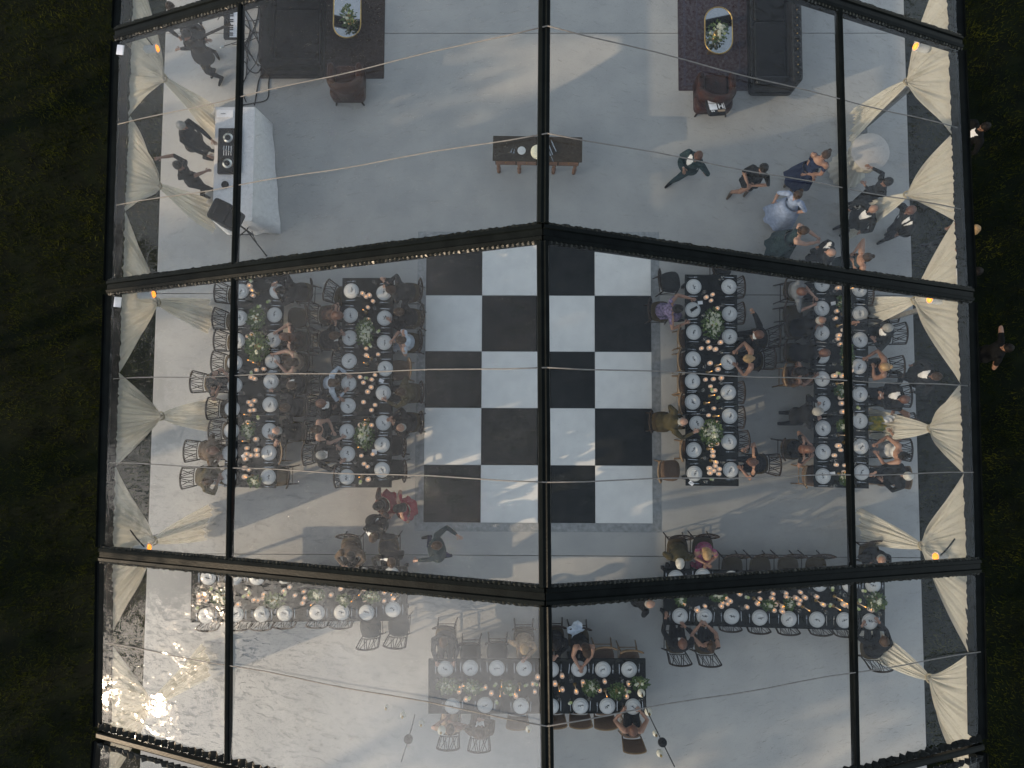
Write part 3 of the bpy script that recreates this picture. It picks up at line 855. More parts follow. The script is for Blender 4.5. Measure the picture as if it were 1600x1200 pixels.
for key, ti in TI.items():
    rs = random.Random(sum(map(ord, key)) + 3)
    nv, nt_, nb = {'FL': (26, 7, 5), 'L': (26, 6, 4), 'R': (30, 7, 3), 'FR': (28, 7, 5), 'LL': (26, 6, 5), 'LR': (32, 8, 7), 'B': (24, 7, 9)}[key]
    def spot(r, halfw, tries=200):
        for _ in range(tries):
            u = rs.uniform(-.47, .47) * ti['L']; v = max(-1, min(1, rs.gauss(0, .5))) * halfw
            q = ti['c'] + ti['t'] * u + ti['s'] * v
            if all((q.x - a) ** 2 + (q.y - b) ** 2 > (r + c) ** 2 for a, b, c in ti['items']):
                ti['items'].append((q.x, q.y, r)); return q
        return None
    for num, r_, hw, proto, nm, grp in ((nt_, .045, .14, P_taper, 'tall lit taper candle', 'lit taper candles on the tables'), (nv, .035, .24, P_votive, 'small glowing votive candle', 'votive candles on the tables'), (nb, .035, .26, P_bud, 'small bud vase of pale flowers', 'bud vases on the tables')):
        qs = [q for q in (spot(r_, hw) for _ in range(num)) if q]
        qs.sort(key=lambda q: (q - ti['c']).dot(ti['t']))
        for i, q in enumerate(qs):
            dup(proto, (q.x, q.y, TZ + .001), rs.uniform(0, 6) if proto is P_bud else 0, nm + ', ' + ORD[i] + (' from the left' if key in ('LL', 'LR', 'B') else ' from the top') + ' along the ' + ti['name'], grp,
                scale=[rs.uniform(1.05, 1.4)] * 3 if proto is P_votive else None)
for px, py, key, lab, rz in ((585, 706, 'L', 'small square printed card on the inner left table', 0), (596, 595, 'L', 'tilted white square napkin near the middle of the inner left table', -.4),
                        (1080, 755, 'R', 'small white card at the bottom left corner of the inner right table', -.7), (1094, 473, 'R', 'white phone on the inner right table, beside the dark napkin plate', .1),
                        (381, 712, 'FL', 'tilted white card among candles on the far left table', .6), (1301, 740, 'FR', 'small white card beside the last left plate of the far right table', .1),
                        (1090, 950, 'LR', 'small cream card above the second plate of the lower right table', .3), (1302, 474, 'FR', 'white folded menu near the top of the far right table', .2)):
    p = U(px, py, TZ); mb = MB(); mb.box((0, 0, .003), (.10, .10 if px == 585 else .07, .005))
    tag(mb.build('card', M_paper, loc=(p.x, p.y, TZ + .001), rz=rz), lab, 'card')
# dark napkin lying on one plate
p = U(1083.5, 483, TZ); mb = MB(); mb.rbox((0, 0, .008), (.16, .055, .016), r=.012)
tag(mb.build('napkin', M_black, loc=(p.x, p.y, TZ + .036), rz=.5), 'dark folded napkin on the second plate, left side of the inner right table', 'napkin')

# ------------------------------------------------------------------ chairs
def chair_proto(seatmat, woodmat, back='lattice'):
    r = empty('dining_chair', (0, 0, -20))
    mb = MB()
    n = 20; out = []
    for i in range(n):
        a = 2 * PI * i / n; x = math.cos(a); y = math.sin(a)
        k = (abs(x) ** 3.2 + abs(y) ** 3.2) ** (-1 / 3.2)
        out.append((x * k * .215 * (1 + .06 * y), y * k * .21))
    rg = [[(x * q, y * q, z) for x, y in out] for q, z in ((.97, .435), (1, .445), (1, .462), (.93, .478), (.5, .474))]
    mb.rings(rg); mb.build('seat', seatmat, r, smooth=True)
    for sx in (-1, 1):
        for sy in (-1, 1):
            mb = MB(); top = Vector((sx * .17, sy * .16, .44)); bot = Vector((sx * .20, sy * (.19 if sy > 0 else .25), 0))
            mb.tube([bot, top], [.013, .018], 6); mb.build('leg', woodmat, r, smooth=True)
    mb = MB(); mb.tube([(-.18, .17, .2), (.18, .17, .2)], .01, 5); mb.tube([(-.18, -.19, .24), (.18, -.19, .24)], .01, 5); mb.tube([(-.185, -.2, .17), (-.185, .17, .17)], .01, 5); mb.tube([(.185, -.2, .17), (.185, .17, .17)], .01, 5)
    mb.build('stretcher', woodmat, r)
    def arc(z, w, y0, bow, k=9):
        return [Vector((w * math.sin((i / (k - 1) * 2 - 1) * 1.15) / math.sin(1.15), y0 - bow * math.cos((i / (k - 1) * 2 - 1) * 1.15) , z)) for i in range(k)]
    mb = MB()
    topr = arc(.88, .225, -.235, .085, 13)
    mb.tube(topr, .019, 6)
    for e, s in ((topr[0], -1), (topr[-1], 1)):
        mb.tube([Vector((s * .185, -.17, .45)), Vector((s * .20, -.20, .62)), e], [.016, .015, .014], 6)
    lowr = arc(.52, .19, -.165, .045, 9)
    mb.tube(lowr, .010, 5)
    mb.build('back_frame', woodmat, r, smooth=True)
    mb = MB()
    def onarc(z, f):
        w = .225 if z > .7 else .19; a = f * 1.15
        return Vector((w * math.sin(a) / math.sin(1.15), (-.235 - .085 * math.cos(a)) if z > .7 else (-.165 - .045 * math.cos(a)), z))
    if back == 'lattice':
        for f0, f1 in ((-.78, -.78), (-.62, -.2), (-.2, -.62), (0, 0), (.2, .62), (.62, .2), (.78, .78), (-.42, -.05), (.42, .05)):
            mb.tube([onarc(.52, f0), onarc(.88, f1)], .0085, 4)
        mb.build('back_lattice', woodmat, r)
    else:
        k = 11; P = []
        for f in [-.92 + 1.84 * i / (k - 1) for i in range(k)]:
            a = onarc(.52, f); b = onarc(.88, f)
            P.append([a.lerp(b, q) + Vector((0, .012 * math.sin(PI * q), 0)) for q in (0, .33, .66, 1)])
        for off, fl in ((0.008, False), (-.012, True)):
            vs = [p + Vector((0, off, 0)) for row in P for p in row]; fs = []
            for i in range(k - 1):
                for j in range(3):
                    q = (i * 4 + j, i * 4 + j + 1, (i + 1) * 4 + j + 1, (i + 1) * 4 + j); fs.append(q if fl else q[::-1])
            mb.add(vs, fs)
        mb.build('back_panel', seatmat, r, smooth=True)
    return register(r)
CH = {'lat': chair_proto(M_cane, M_wood), 'latd': chair_proto(M_darkseat, M_wood), 'pad': chair_proto(M_brownseat, M_goldwood, 'pad'), 'padd': chair_proto(M_rattan, M_goldwood, 'pad')}
CHN = {'lat': 'lattice back chair', 'latd': 'charcoal seated chair', 'pad': 'brown padded chair', 'padd': 'brown rattan chair'}
def place_chair(typ, org, face, label, group):
    a = math.atan2(face.y, face.x) - PI / 2
    return dup(CH[typ], (org.x, org.y, 0), a, label, group)
# ('c', type, back_px, back_py[, turn]) empty chair ; ('p', type, along_px, dist, person args) seated guest
SEATS = []
# ------------------------------------------------------------------ people
SKIN = {'fair': mat('fair_skin', (.36, .21, .15), .5, var=.08), 'warm': mat('warm_skin', (.29, .155, .10), .5, var=.08), 'tan': mat('tanned_skin', (.21, .11, .07), .5, var=.08)}
HAIR = {'black': mat('black_hair', (.010, .008, .007), .45, bump=.5, bscale=140), 'brown': mat('brown_hair', (.045, .025, .013), .5, bump=.5, bscale=140), 'blond': mat('blond_hair', (.34, .21, .09), .5, bump=.5, bscale=140),
        'grey': mat('grey_hair', (.26, .25, .23), .6, bump=.5, bscale=140), 'white': mat('white_hair', (.5, .47, .42), .6, bump=.5, bscale=140), 'auburn': mat('auburn_hair', (.10, .035, .015), .5, bump=.5, bscale=140)}
def cl(name, col, **k): return mat('cloth_' + name, col, k.pop('rough', .85), bump=.25, bscale=90, **k)
CLOTH = {'black': cl('black', (.006, .0065, .007)), 'navy': cl('navy', (.010, .018, .055)), 'charcoal': cl('charcoal', (.014, .016, .018)), 'teal': cl('dark_teal', (.018, .035, .04)),
         'lightblue': cl('light_blue', (.24, .30, .44)), 'paleblue': cl('pale_blue', (.42, .48, .56)), 'red': cl('red', (.26, .02, .035)), 'magenta': cl('magenta', (.30, .015, .09), col2=(.20, .10, .16), scale=18),
         'yellowfloral': cl('yellow_floral', (.55, .42, .04), col2=(.08, .14, .03), scale=14), 'white': cl('white', (.66, .65, .64), var=.06), 'cream': cl('cream', (.50, .42, .32)), 'brown': cl('brown', (.075, .05, .03)),
         'olive': cl('olive_brown', (.055, .045, .02)), 'patterned': cl('purple_patterned', (.22, .17, .30), col2=(.015, .014, .03), scale=22), 'grey': cl('grey', (.16, .165, .17)), 'tan': cl('tan', (.30, .21, .13)),
         'floralblack': cl('dark_floral', (.02, .02, .02), col2=(.10, .05, .03), scale=14)}
def ik(S, H, l1, l2, pole):
    d = H - S; L = min(d.length, (l1 + l2) * .985); d.normalize(); H = S + d * L
    a = (l1 * l1 - l2 * l2 + L * L) / (2 * L); h = math.sqrt(max(0, l1 * l1 - a * a))
    p = pole - d * pole.dot(d)
    if p.length < 1e-4: p = d.orthogonal()
    return S + d * a + p.normalized() * h, H
def lerp(a, b, t): return a + (b - a) * t
NPERS = [0]
TMP = bpy.data.scenes.new('tmp')
def person(label, group=None, face=0.0, pelvis=(0, 0, .95), neck=None, head=None, hands=(None, None), feet=(None, None), hands_dir=None,
           top='black', legs='black', sleeves='long', skin='fair', hair='brown', hairlen=0, shirt=None, tie=False, skirt=None, female=False, gaze=None, scale=1.0, knees=None, bare_back=False, name='person'):
    """pelvis, neck, head, hands, feet: world points. face: direction (radians) the body fronts"""
    f = Vector((math.cos(face), math.sin(face), 0)); r = Vector((f.y, -f.x, 0))
    pel = Vector(pelvis); neck = Vector(neck); head = Vector(head)
    spine = (neck - pel); sp = spine.normalized()
    # chest frame
    fr_ = (f - sp * f.dot(sp)); fr_.normalize()
    sw = .165 if female else .195
    bulk = 0.95 if female else 1.10
    if not female and top in ('black', 'charcoal', 'navy', 'grey', 'teal', 'olive', 'brown'): bulk = 1.18
    mb = MB(); prims = []   # (a, b, ra, rb, mat)
    nS = 14
    def ellring(c, ax, ay, ra, rb): return [c + ax * math.cos(2 * PI * i / nS) * ra + ay * math.sin(2 * PI * i / nS) * rb for i in range(nS)]
    prof = [(-.10, .12, .09), (-.02, .165, .115), (.12, .158, .112), (.32, .132, .098), (.55, .152, .112), (.78, .172, .118), (.90, .150, .095), (1.0, .07, .065)]
    if female: prof = [(-.10, .12, .09), (-.02, .168, .115), (.12, .155, .11), (.34, .112, .088), (.55, .130, .10), (.74, .145, .118), (.90, .125, .08), (1.0, .055, .055)]
    mb.rings([ellring(pel + spine * t, r, fr_, a * bulk, b * bulk) for t, a, b in prof])
    for i in range(len(prof) - 1):
        prims.append((pel + spine * prof[i][0], pel + spine * prof[i + 1][0], prof[i][1] * bulk, prof[i + 1][1] * bulk, 'top' if prof[i][0] > -.05 else 'legs'))
    def limb(pts, rad, tags):
        mb.tube(pts, rad, 10)
        for i in range(len(pts) - 1): prims.append((pts[i], pts[i + 1], rad[i], rad[i + 1], tags[i]))
    gz = Vector(gaze).normalized() if gaze is not None else f
    nkb = neck + sp * -.03
    hr = Vector((gz.y, -gz.x, 0)).normalized(); hup = (head - neck).normalized()
    hf = (gz - hup * gz.dot(hup) * .55).normalized(); hr = hf.cross(hup).normalized(); hup = hr.cross(hf).normalized()
    limb([nkb, lerp(neck, head, .6)], [.062, .052], ['skin'])
    HM = Matrix((hr, hf, hup)).transposed()
    mb.ball(head, (.076, .095, .112), 14, 9, rot=HM); mb.ball(head + hf * .03 - hup * .06, (.05, .055, .06), 10, 6, rot=HM)
    prims.append((head, head + hup * .02, .10, .10, 'skin')); prims.append((head + hf * .03 - hup * .05, head + hf * .03 - hup * .08, .055, .05, 'skin'))
    ends = []
    la, lf = (.285, .255)
    for k, s in enumerate((-1, 1)):
        S = pel + spine * .90 + r * s * sw
        S2 = S - sp * .01
        H = hands[k] if hands[k] is not None else S + Vector((0, 0, -.50)) + r * s * .08 + f * .05
        H = Vector(H)
        pole = Vector((0, 0, -1)) * .8 + r * s * .9 - f * .25
        E_, H = ik(S2, H, la, lf, pole)
        k1 = 1.15 if (sleeves == 'long' and not female) else 1.0
        tg = {'long': ('top', 'top', 'top'), 'short': ('top', 'skin', 'skin'), 'none': ('skin', 'skin', 'skin'), 'three': ('top', 'top', 'skin')}[sleeves]
        mb.tube([S - r * s * .05, S2, lerp(S2, E_, .5), E_, lerp(E_, H, .5), H], [.06 * k1, .062 * k1, .052 * k1, .044 * k1, .040 * k1, .029 * (1.1 if k1 > 1 else 1)], 10)
        prims.append((S - r * s * .05, S2, .06 * k1, .062 * k1, 'top' if sleeves != 'none' else 'skin')); prims.append((S2, lerp(S2, E_, .5), .062, .052, tg[0])); prims.append((lerp(S2, E_, .5), E_, .052, .044, tg[1])); prims.append((E_, lerp(E_, H, .93), .044, .03, tg[2]))
        d = (H - E_).normalized()
        mb.ball(H + d * .045, (.036, .05, .018), 8, 5, rot=Matrix((d.cross(Vector((0, 0, 1))).normalized() if abs(d.z) < .95 else r, d, (d.cross(Vector((0, 0, 1))).normalized() if abs(d.z) < .95 else r).cross(d))).transposed())
        prims.append((H, H + d * .08, .032, .03, 'skin'))
        ends.append((H, d, s))
    hipw = .085
    for k, s in enumerate((-1, 1)):
        hp = pel + r * s * hipw + Vector((0, 0, -.04))
        F = Vector(feet[k]) if feet[k] is not None else Vector((pel.x, pel.y, .08)) + r * s * .10
        pole = f if knees is None else Vector(knees)
        K, F = ik(hp, F, .43, .42, pole)
        k1 = 1.12 if legs != 'skin' else 1.0
        limb([hp, lerp(hp, K, .5), K, lerp(K, F, .4), F], [.088 * k1, .075 * k1, .058 * k1, .052 * k1, .036 * k1], ['legs'] * 4)
        ff = Vector(feet[k + 2]) if len(feet) > 2 else f
        mb.tube([F + Vector((0, 0, -.03)) - ff * .05, F + Vector((0, 0, -.035)) + ff * .06, F + Vector((0, 0, -.045)) + ff * .19], [.04, .042, .028], 8)
        prims.append((F + Vector((0, 0, -.035)) - ff * .05, F + Vector((0, 0, -.045)) + ff * .19, .042, .03, 'shoe'))
    me0 = mb.mesh('tmp', [])
    o = bpy.data.objects.new('tmp', me0); TMP.collection.objects.link(o)
    md = o.modifiers.new('r', 'REMESH'); md.mode = 'VOXEL'; md.voxel_size = .017
    ms = o.modifiers.new('s', 'SMOOTH'); ms.factor = .5; ms.iterations = 4
    TMP.view_layers[0].update(); dg = TMP.view_layers[0].depsgraph; ev = o.evaluated_get(dg); em = ev.to_mesh()
    nv = len(em.vertices); V = np.empty(nv * 3); em.vertices.foreach_get('co', V); V = V.reshape(-1, 3)
    np_ = len(em.polygons); F4 = [tuple(p.vertices) for p in em.polygons]
    Cn = np.empty(np_ * 3); em.polygons.foreach_get('center', Cn); Cn = Cn.reshape(-1, 3)
    Nn = np.empty(np_ * 3); em.polygons.foreach_get('normal', Nn); Nn = Nn.reshape(-1, 3)
    ev.to_mesh_clear(); bpy.data.objects.remove(o); bpy.data.meshes.remove(me0)
    names = ['skin', 'top', 'legs', 'shoe', 'shirt', 'tie']
    best = np.full(np_, 1e9); lab = np.zeros(np_, int)
    for a, b, ra, rb, tg in prims:
        a = np.array(a); b = np.array(b); ab = b - a; t = np.clip(((Cn - a) @ ab) / max(1e-9, ab @ ab), 0, 1)
        d = np.linalg.norm(Cn - (a + t[:, None] * ab), axis=1) / (ra + (rb - ra) * t)
        w = d < best; best[w] = d[w]; lab[w] = names.index(tg)
    rel = Cn - np.array(pel); tt = rel @ np.array(sp) / spine.length; ac = rel @ np.array(r); fo = Nn @ np.array(fr_)
    if shirt:
        w = (lab <= 1) & (tt > .38) & (tt < 1.0) & (fo > .1) & (np.abs(ac) < (.02 + (tt - .38) * .10))
        lab[w & (tt < .985)] = 4
        if tie: lab[w & (np.abs(ac) < .018) & (tt < .93)] = 5
        w = (lab == 0) & (tt > .95) & (tt < 1.06) & (np.linalg.norm(Cn - np.array(neck), axis=1) < .085); lab[w] = 4
    elif female and sleeves in ('none', 'short'):
        lab[(lab == 1) & (tt > .80) & (fo > -.2)] = 0     # open neckline
        if bare_back: lab[(lab == 1) & (tt > .45) & (fo < -.2)] = 0
    b2 = MB(); b2.v = [tuple(v) for v in V]; b2.f = F4; b2.m = lab.tolist()
    # hands with fingers, nose, ears
    for H, d, s in ends:
        side = d.cross(Vector((0, 0, 1)));
        if side.length < .1: side = r.copy()
        side.normalize(); dn = side.cross(d); dn = dn if dn.z < 0 else -dn
        base = H + d * .075
        for q, ln in enumerate((.062, .074, .070, .052)):
            b0 = base + side * (-.027 + .018 * q) - d * .01
            b1 = b0 + d * ln * .55 + dn * .010; b2_ = b1 + (d * .75 + dn * .65).normalized() * ln * .5
            b2.tube([b0, b1, b2_], [.0088, .0082, .0062], 5)
        th = -1 if (side.dot(r) * s > 0) else 1
        b0 = H + d * .03 + side * th * .028; b1 = b0 + (d * .6 + side * th * .8).normalized() * .035; b3 = b1 + (d * .9 + side * th * .25 + dn * .3).normalized() * .03
        b2.tube([b0, b1, b3], [.011, .010, .0075], 5)
    b2.tube([head + hf * .088 + hup * .015, head + hf * .112 - hup * .018, head + hf * .09 - hup * .026], [.007, .014, .009], 5)
    for s in (-1, 1):
        b2.ball(head + hr * s * .077 - hf * .004 - hup * .008, (.011, .02, .03), 6, 4, rot=HM)
    # eyes and mouth
    e0 = len(b2.f)
    for s in (-1, 1): b2.ball(head + hf * .086 + hr * s * .030 + hup * .008, (.011, .008, .008), 6, 4, rot=HM, mi=3)
    b2.ball(head + hf * .092 - hup * .058, (.022, .006, .006), 6, 4, mi=6, rot=HM)
    ms_ = [SKIN[skin], CLOTH[top], (SKIN[skin] if legs == 'skin' else CLOTH[legs]), CLOTH['black'] if legs != 'skin' else CLOTH['brown'], CLOTH[shirt or 'white'], CLOTH['black'], M_lips]
    body = b2.build(name, ms_, None, True)
    tag(body, label, 'person', group)
    # hair
    if hair and hair != 'bald':
        hb = MB()
        n, m = 16, 8
        rows = []
        low = {0: -.30, 1: -.55, 2: -.62, 3: -.5}[hairlen]
        for kx in range(m + 1):
            th = kx / m
            row = []
            for i in range(n):
                a = 2 * PI * i / n
                y = math.sin(a)      # +1 = front
                lo = .42 if y > .55 else (low + (.42 - low) * max(0, (y + .1) / .65) ** 2 if y > -.1 else low)
                zz = math.cos(th * math.acos(max(-1, min(1, lo)))); rr = math.sqrt(max(0, 1 - zz * zz))
                bumpy = 1 + .05 * mnoise.noise(Vector((math.cos(a) * 3 + head.x * 9, y * 3, zz * 4)))
                row.append(head + HM @ Vector((math.cos(a) * rr * .088 * bumpy, y * rr * .106 * bumpy - .004, zz * .125 * bumpy + .003)))
            rows.append(row)
        hb.rings(rows[::-1])
        if hairlen == 1:     # bun / short bob
            hb.ball(head - hf * .10 + hup * .03, (.045, .045, .045), 8, 6)
        if hairlen >= 2:
            dn = (Vector((0, 0, -1)) * .5 - sp * .6).normalized()
            L_ = .22 if hairlen == 2 else .34
            base = head - hf * .045 - hup * .03
            hb.rings([[base + hr * math.cos(2 * PI * i / 12) * w_ + hf * math.sin(2 * PI * i / 12) * w2 + dn * L_ * t - hf * .05 * t for i in range(12)] for t, w_, w2 in ((0, .085, .07), (.35, .092, .065), (.7, .085, .05), (1, .04, .022))])
        hb.build('hair', HAIR[hair], body, True)
    elif hair == 'bald' or hair is None:
        hb = MB(); rows = []
        for zz, rr in ((-.45, .93), (-.1, 1.03), (.15, 1.02), (.2, .96)):
            rows.append([head + HM @ Vector((math.cos(a) * .079 * rr, math.sin(a) * .098 * rr, zz * .115)) for a in [PI * .88 + (PI * 1.24) * i / 12 for i in range(13)]])
        hb.rings(rows, cap=False); hb.build('hair', HAIR['grey'], body, True)
    if skirt:
        hem, wd, c = skirt       # hem height, half width, cloth
        sb = MB(); rows = []
        kn = Vector((0, 0, 0))
        fx = [Vector(x) for x in feet[:2] if x is not None]
        ctr = Vector((pel.x, pel.y, 0)) if not fx else (fx[0] + fx[1]) / 2 if len(fx) == 2 else fx[0]
        n = 28
        for q in range(9):
            t = q / 8
            w_ = lerp(.178, wd, t ** .8); c0 = Vector((lerp(pel.x, ctr.x, t * .8), lerp(pel.y, ctr.y, t * .8), lerp(pel.z + .12, hem, t)))
            rows.append([c0 + (r * math.cos(2 * PI * i / n) + f * math.sin(2 * PI * i / n) * .85) * w_ * (1 + .10 * t * math.sin(i * PI / 2 * 1.0 + NPERS[0]) + .05 * t * math.sin(i * 1.9)) for i in range(n)])
        sb.rings(rows, cap=False); sb.build('skirt', CLOTH[c], body, True)
    if not female and top in ('black', 'charcoal', 'navy', 'grey', 'teal') and sleeves == 'long' and pel.z > .8:
        sb = MB(); n = 20; rows = []
        for t, w_ in ((.25, .165), (.0, .20), (-.22, .215)):
            rows.append([pel + sp * (t * .5) + Vector((0, 0, -.02)) + r * math.cos(2 * PI * i / n) * w_ * bulk * .98 + fr_ * math.sin(2 * PI * i / n) * w_ * .74 * bulk for i in range(n)])
        sb.rings(rows, cap=False); sb.build('jacket_hem', CLOTH[top], body, True)
    NPERS[0] += 1
    return body
M_lips = mat('lips', (.30, .10, .08), .5, var=.05)

def stand(label, hx, hy, face_deg, lean=(0, 0), feetpx=None, hz=1.60, handoff=None, handpx=None, stride=None, group=None, gaze=None, **k):
    """standing figure: head given in the photograph at height hz; feetpx = pixels of the feet on the floor"""
    H = U(hx, hy, hz); fa = R(face_deg); f = Vector((math.cos(fa), math.sin(fa), 0)); r = Vector((f.y, -f.x, 0))
    if feetpx:
        ft = [U(*p, 0.0) + Vector((0, 0, .085)) for p in feetpx]
        mid = (ft[0] + ft[1]) / 2
    else:
        mid = Vector((H.x, H.y, 0)) - f * .05
        ft = [mid + r * -.11 + Vector((0, 0, .085)), mid + r * .11 + f * .08 + Vector((0, 0, .085))]
    mid.z = 0
    hxy = Vector((H.x, H.y, 0))
    off = hxy - mid
    if off.length > .42: off = off.normalized() * .42
    hxy = mid + off
    pel = mid + off * .25; pel.z = hz - .70 - off.length * .05
    head = Vector((hxy.x, hxy.y, hz)); neck = Vector((lerp(pel.x, hxy.x, .86), lerp(pel.y, hxy.y, .86), hz - .19))
    head = head + f * .02
    hands = [None, None]
    if handpx:
        for i, p in enumerate(handpx):
            if p: hands[i] = U(p[0], p[1], p[2])
    if handoff:
        for i, p in enumerate(handoff):
            if p: hands[i] = Vector((pel.x, pel.y, 0)) + f * p[0] + r * p[1] + Vector((0, 0, p[2]))
    return person(label, group, fa, pel, neck, head, hands, ft, gaze=gaze or (f * .9 + Vector((0, 0, -.35))), **k)

def sit(label, key, sd_, along, hx, hy, typ='lat', dist=.30, hz=1.22, handpx=None, gaze=None, group='guests seated at the long tables', chlabel=None, twist=0.0, **k):
    """seated guest: along = pixel coordinate along the table edge, hx, hy = head pixel at height hz"""
    ti = TI[key]; horiz = sd_ in 'NS'
    s = ti['s']
    q = U(hx, hy, hz)
    if s.dot(q - ti['c']) < 0: s = -s
    # edge point
    p = U(along, ti_y(key), .5) if horiz else U(ti_x(key), along, .5)
    u = (p - ti['c']).dot(ti['t'])
    org = ti['c'] + ti['t'] * u + s * (ti['w'] / 2 + dist); org.z = 0
    f = -s; fa = math.atan2(f.y, f.x) + twist; f = Vector((math.cos(fa), math.sin(fa), 0)); r = Vector((f.y, -f.x, 0))
    SEATS.append((key, sd_, u, typ, org, f))
    pel = org + f * -.02 + Vector((0, 0, .57))
    hd = Vector((q.x, q.y, 0)) - Vector((pel.x, pel.y, 0))
    if hd.length > .50: hd = hd.normalized() * .50
    nz = 1.06 - hd.length * .16
    neck = Vector((pel.x, pel.y, nz)) + hd * .78
    head = Vector((pel.x, pel.y, nz + .165)) + hd * 1.0 + f * .02
    hands = [None, None]
    rq = random.Random(int(along * 31 + hx))
    dflt = []
    for s_ in (-1, 1):
        kind = rq.random()
        if kind < .42: dflt.append(org + f * rq.uniform(.34, .46) + r * s_ * rq.uniform(.08, .22) + Vector((0, 0, .80)))
        elif kind < .75: dflt.append(org + f * rq.uniform(.12, .2) + r * s_ * rq.uniform(.06, .12) + Vector((0, 0, .66)))
        else: dflt.append(org + f * rq.uniform(.25, .32) + r * s_ * rq.uniform(.0, .08) + Vector((0, 0, .84)))
    for i in range(2):
        h = handpx[i] if handpx else None
        hands[i] = (U(h[0], h[1], h[2]) if h else dflt[i])
    ft = [org + f * .36 - r * .12 + Vector((0, 0, .085)), org + f * .42 + r * .12 + Vector((0, 0, .085))]
    return person(label, group, fa, pel, neck, head, hands, ft, gaze=gaze or (f * .8 + Vector((0, 0, -.6))), **k)
def ti_x(key): a, b = TABLES[key][1], TABLES[key][2]; return (a[0] + b[0]) / 2
def ti_y(key): a, b = TABLES[key][1], TABLES[key][2]; return (a[1] + b[1]) / 2
def echair(key, sd_, typ, bx, by, turn=0.0, custom=None):
    """empty chair by the pixel of the middle of its top rail"""
    ti = TI[key]; q = U(bx, by, .88); s = ti['s']
    out = {'E': (1, 0), 'W': (-1, 0), 'N': (0, 1), 'S': (0, -1)}[sd_]
    if s.x * out[0] + s.y * out[1] < 0: s = -s
    f = (-s); a = math.atan2(f.y, f.x) + R(turn); f = Vector((math.cos(a), math.sin(a), 0))
    org = q + f * .30; org.z = 0
    SEATS.append((key, sd_, (org - ti['c']).dot(ti['t']), typ, org, f, custom))
# ------------------------------------------------------------------ guests at the tables, and their chairs
# far left table, left side (facing right): empty chairs by their top rail
for typ, x, y in (('lat', 336, 455), ('lat', 333, 497), ('lat', 335, 531), ('lat', 331, 565), ('lat', 323, 638), ('lat', 327, 673)):
    echair('FL', 'W', typ, x, y)
sit('bare shouldered woman with long dark hair, left side of the far left table', 'FL', 'W', 600, 329, 598, dist=.42, female=True, top='black', legs='black', sleeves='short', skin='warm', hair='black', hairlen=2)
sit('dark haired guest in brown jacket, lower left of the far left table', 'FL', 'W', 706, 330, 704, dist=.48, top='brown', legs='brown', skin='tan', hair='auburn', hairlen=1)
sit('guest in olive with white napkin on the lap, bottom left of far left table', 'FL', 'W', 747, 322, 752, dist=.52, top='olive', legs='olive', skin='tan', hair='brown', hairlen=1)
A = dict(top='black', legs='black')
sit('guest with dark hair bending over the top right plate of the far left table', 'FL', 'E', 455, 440, 453, hair='black', dist=.3, **A)
echair('FL', 'E', 'lat', 478, 492)
sit('woman with auburn hair and brown dress, upper right side of the far left table', 'FL', 'E', 531, 446, 526, female=True, top='floralblack', legs='floralblack', sleeves='short', hair='auburn', hairlen=2)
sit('woman in a tan dress, right side of the far left table above the roof strap', 'FL', 'E', 565, 455, 566, female=True, top='tan', legs='tan', sleeves='short', hair='brown', hairlen=2)
sit('dark suited guest just below the roof strap, right side of the far left table', 'FL', 'E', 600, 457, 602, hair='brown', shirt='white', **A)
sit('brown haired guest in black leaning in, middle right of the far left table', 'FL', 'E', 634, 447, 637, hair='brown', **A)
sit('bald man in dark jacket leaning over his plate at the far left table', 'FL', 'E', 673, 434, 673, hair='bald', skin='fair', handpx=(None, (433, 688, .8)), **A)
echair('FL', 'E', 'pad', 439, 708); echair('FL', 'E', 'lat', 450, 746)
# inner left table
echair('L', 'W', 'lat', 508, 452, turn=-14)
sit('red haired woman with a yellow flower in a floral dress at the inner left table', 'L', 'W', 492, 526, 492, dist=.36, female=True, top='floralblack', legs='floralblack', sleeves='short', hair='auburn', hairlen=3)
sit('man in black jacket with white collar turning sideways, left side of the inner left table', 'L', 'W', 531, 520, 524, dist=.36, hair='brown', shirt='white', **A)
echair('L', 'W', 'lat', 520, 564)
sit('woman in a light blue blouse on the left side of the inner left table', 'L', 'W', 599, 520, 598, female=True, top='paleblue', legs='black', sleeves='long', hair='brown', hairlen=2)
sit('bearded man in open dark jacket and white shirt, left side of the inner left table', 'L', 'W', 634, 500, 630, dist=.36, hair='auburn', shirt='white', skin='warm', **A)
sit('woman with bare shoulders and teal dress, left side of the inner left table', 'L', 'W', 674, 494, 671, dist=.42, female=True, top='teal', legs='teal', sleeves='none', hair='brown', hairlen=1)
sit('grey blond man in black suit, lower left side of the inner left table', 'L', 'W', 709, 500, 711, dist=.42, hair='grey', shirt='white', skin='fair', **A)
echair('L', 'W', 'lat', 523, 745)
sit('man in charcoal suit reaching to the top right plate of the inner left table', 'L', 'E', 457, 612, 452, top='charcoal', legs='charcoal', hair='brown', handpx=((600, 440, .82), None))
sit('man in dark clothes second on the right side of the inner left table', 'L', 'E', 497, 625, 487, dist=.34, hair='brown', handpx=(None, None), **A)
sit('woman in a pale blue top with bare arms, right side of the inner left table', 'L', 'E', 535, 628, 531, female=True, top='paleblue', legs='paleblue', sleeves='short', hair='brown', hairlen=1)
echair('L', 'E', 'padd', 641, 576)
sit('heavy man in dark olive jacket, middle right of the inner left table', 'L', 'E', 614, 628, 612, dist=.34, top='olive', legs='black', hair='brown', skin='fair')
sit('balding man in black suit, lower right side of the inner left table', 'L', 'E', 660, 628, 668, dist=.34, hair='bald', skin='warm', **A)
echair('L', 'E', 'latd', 633, 697); echair('L', 'E', 'latd', 634, 736)
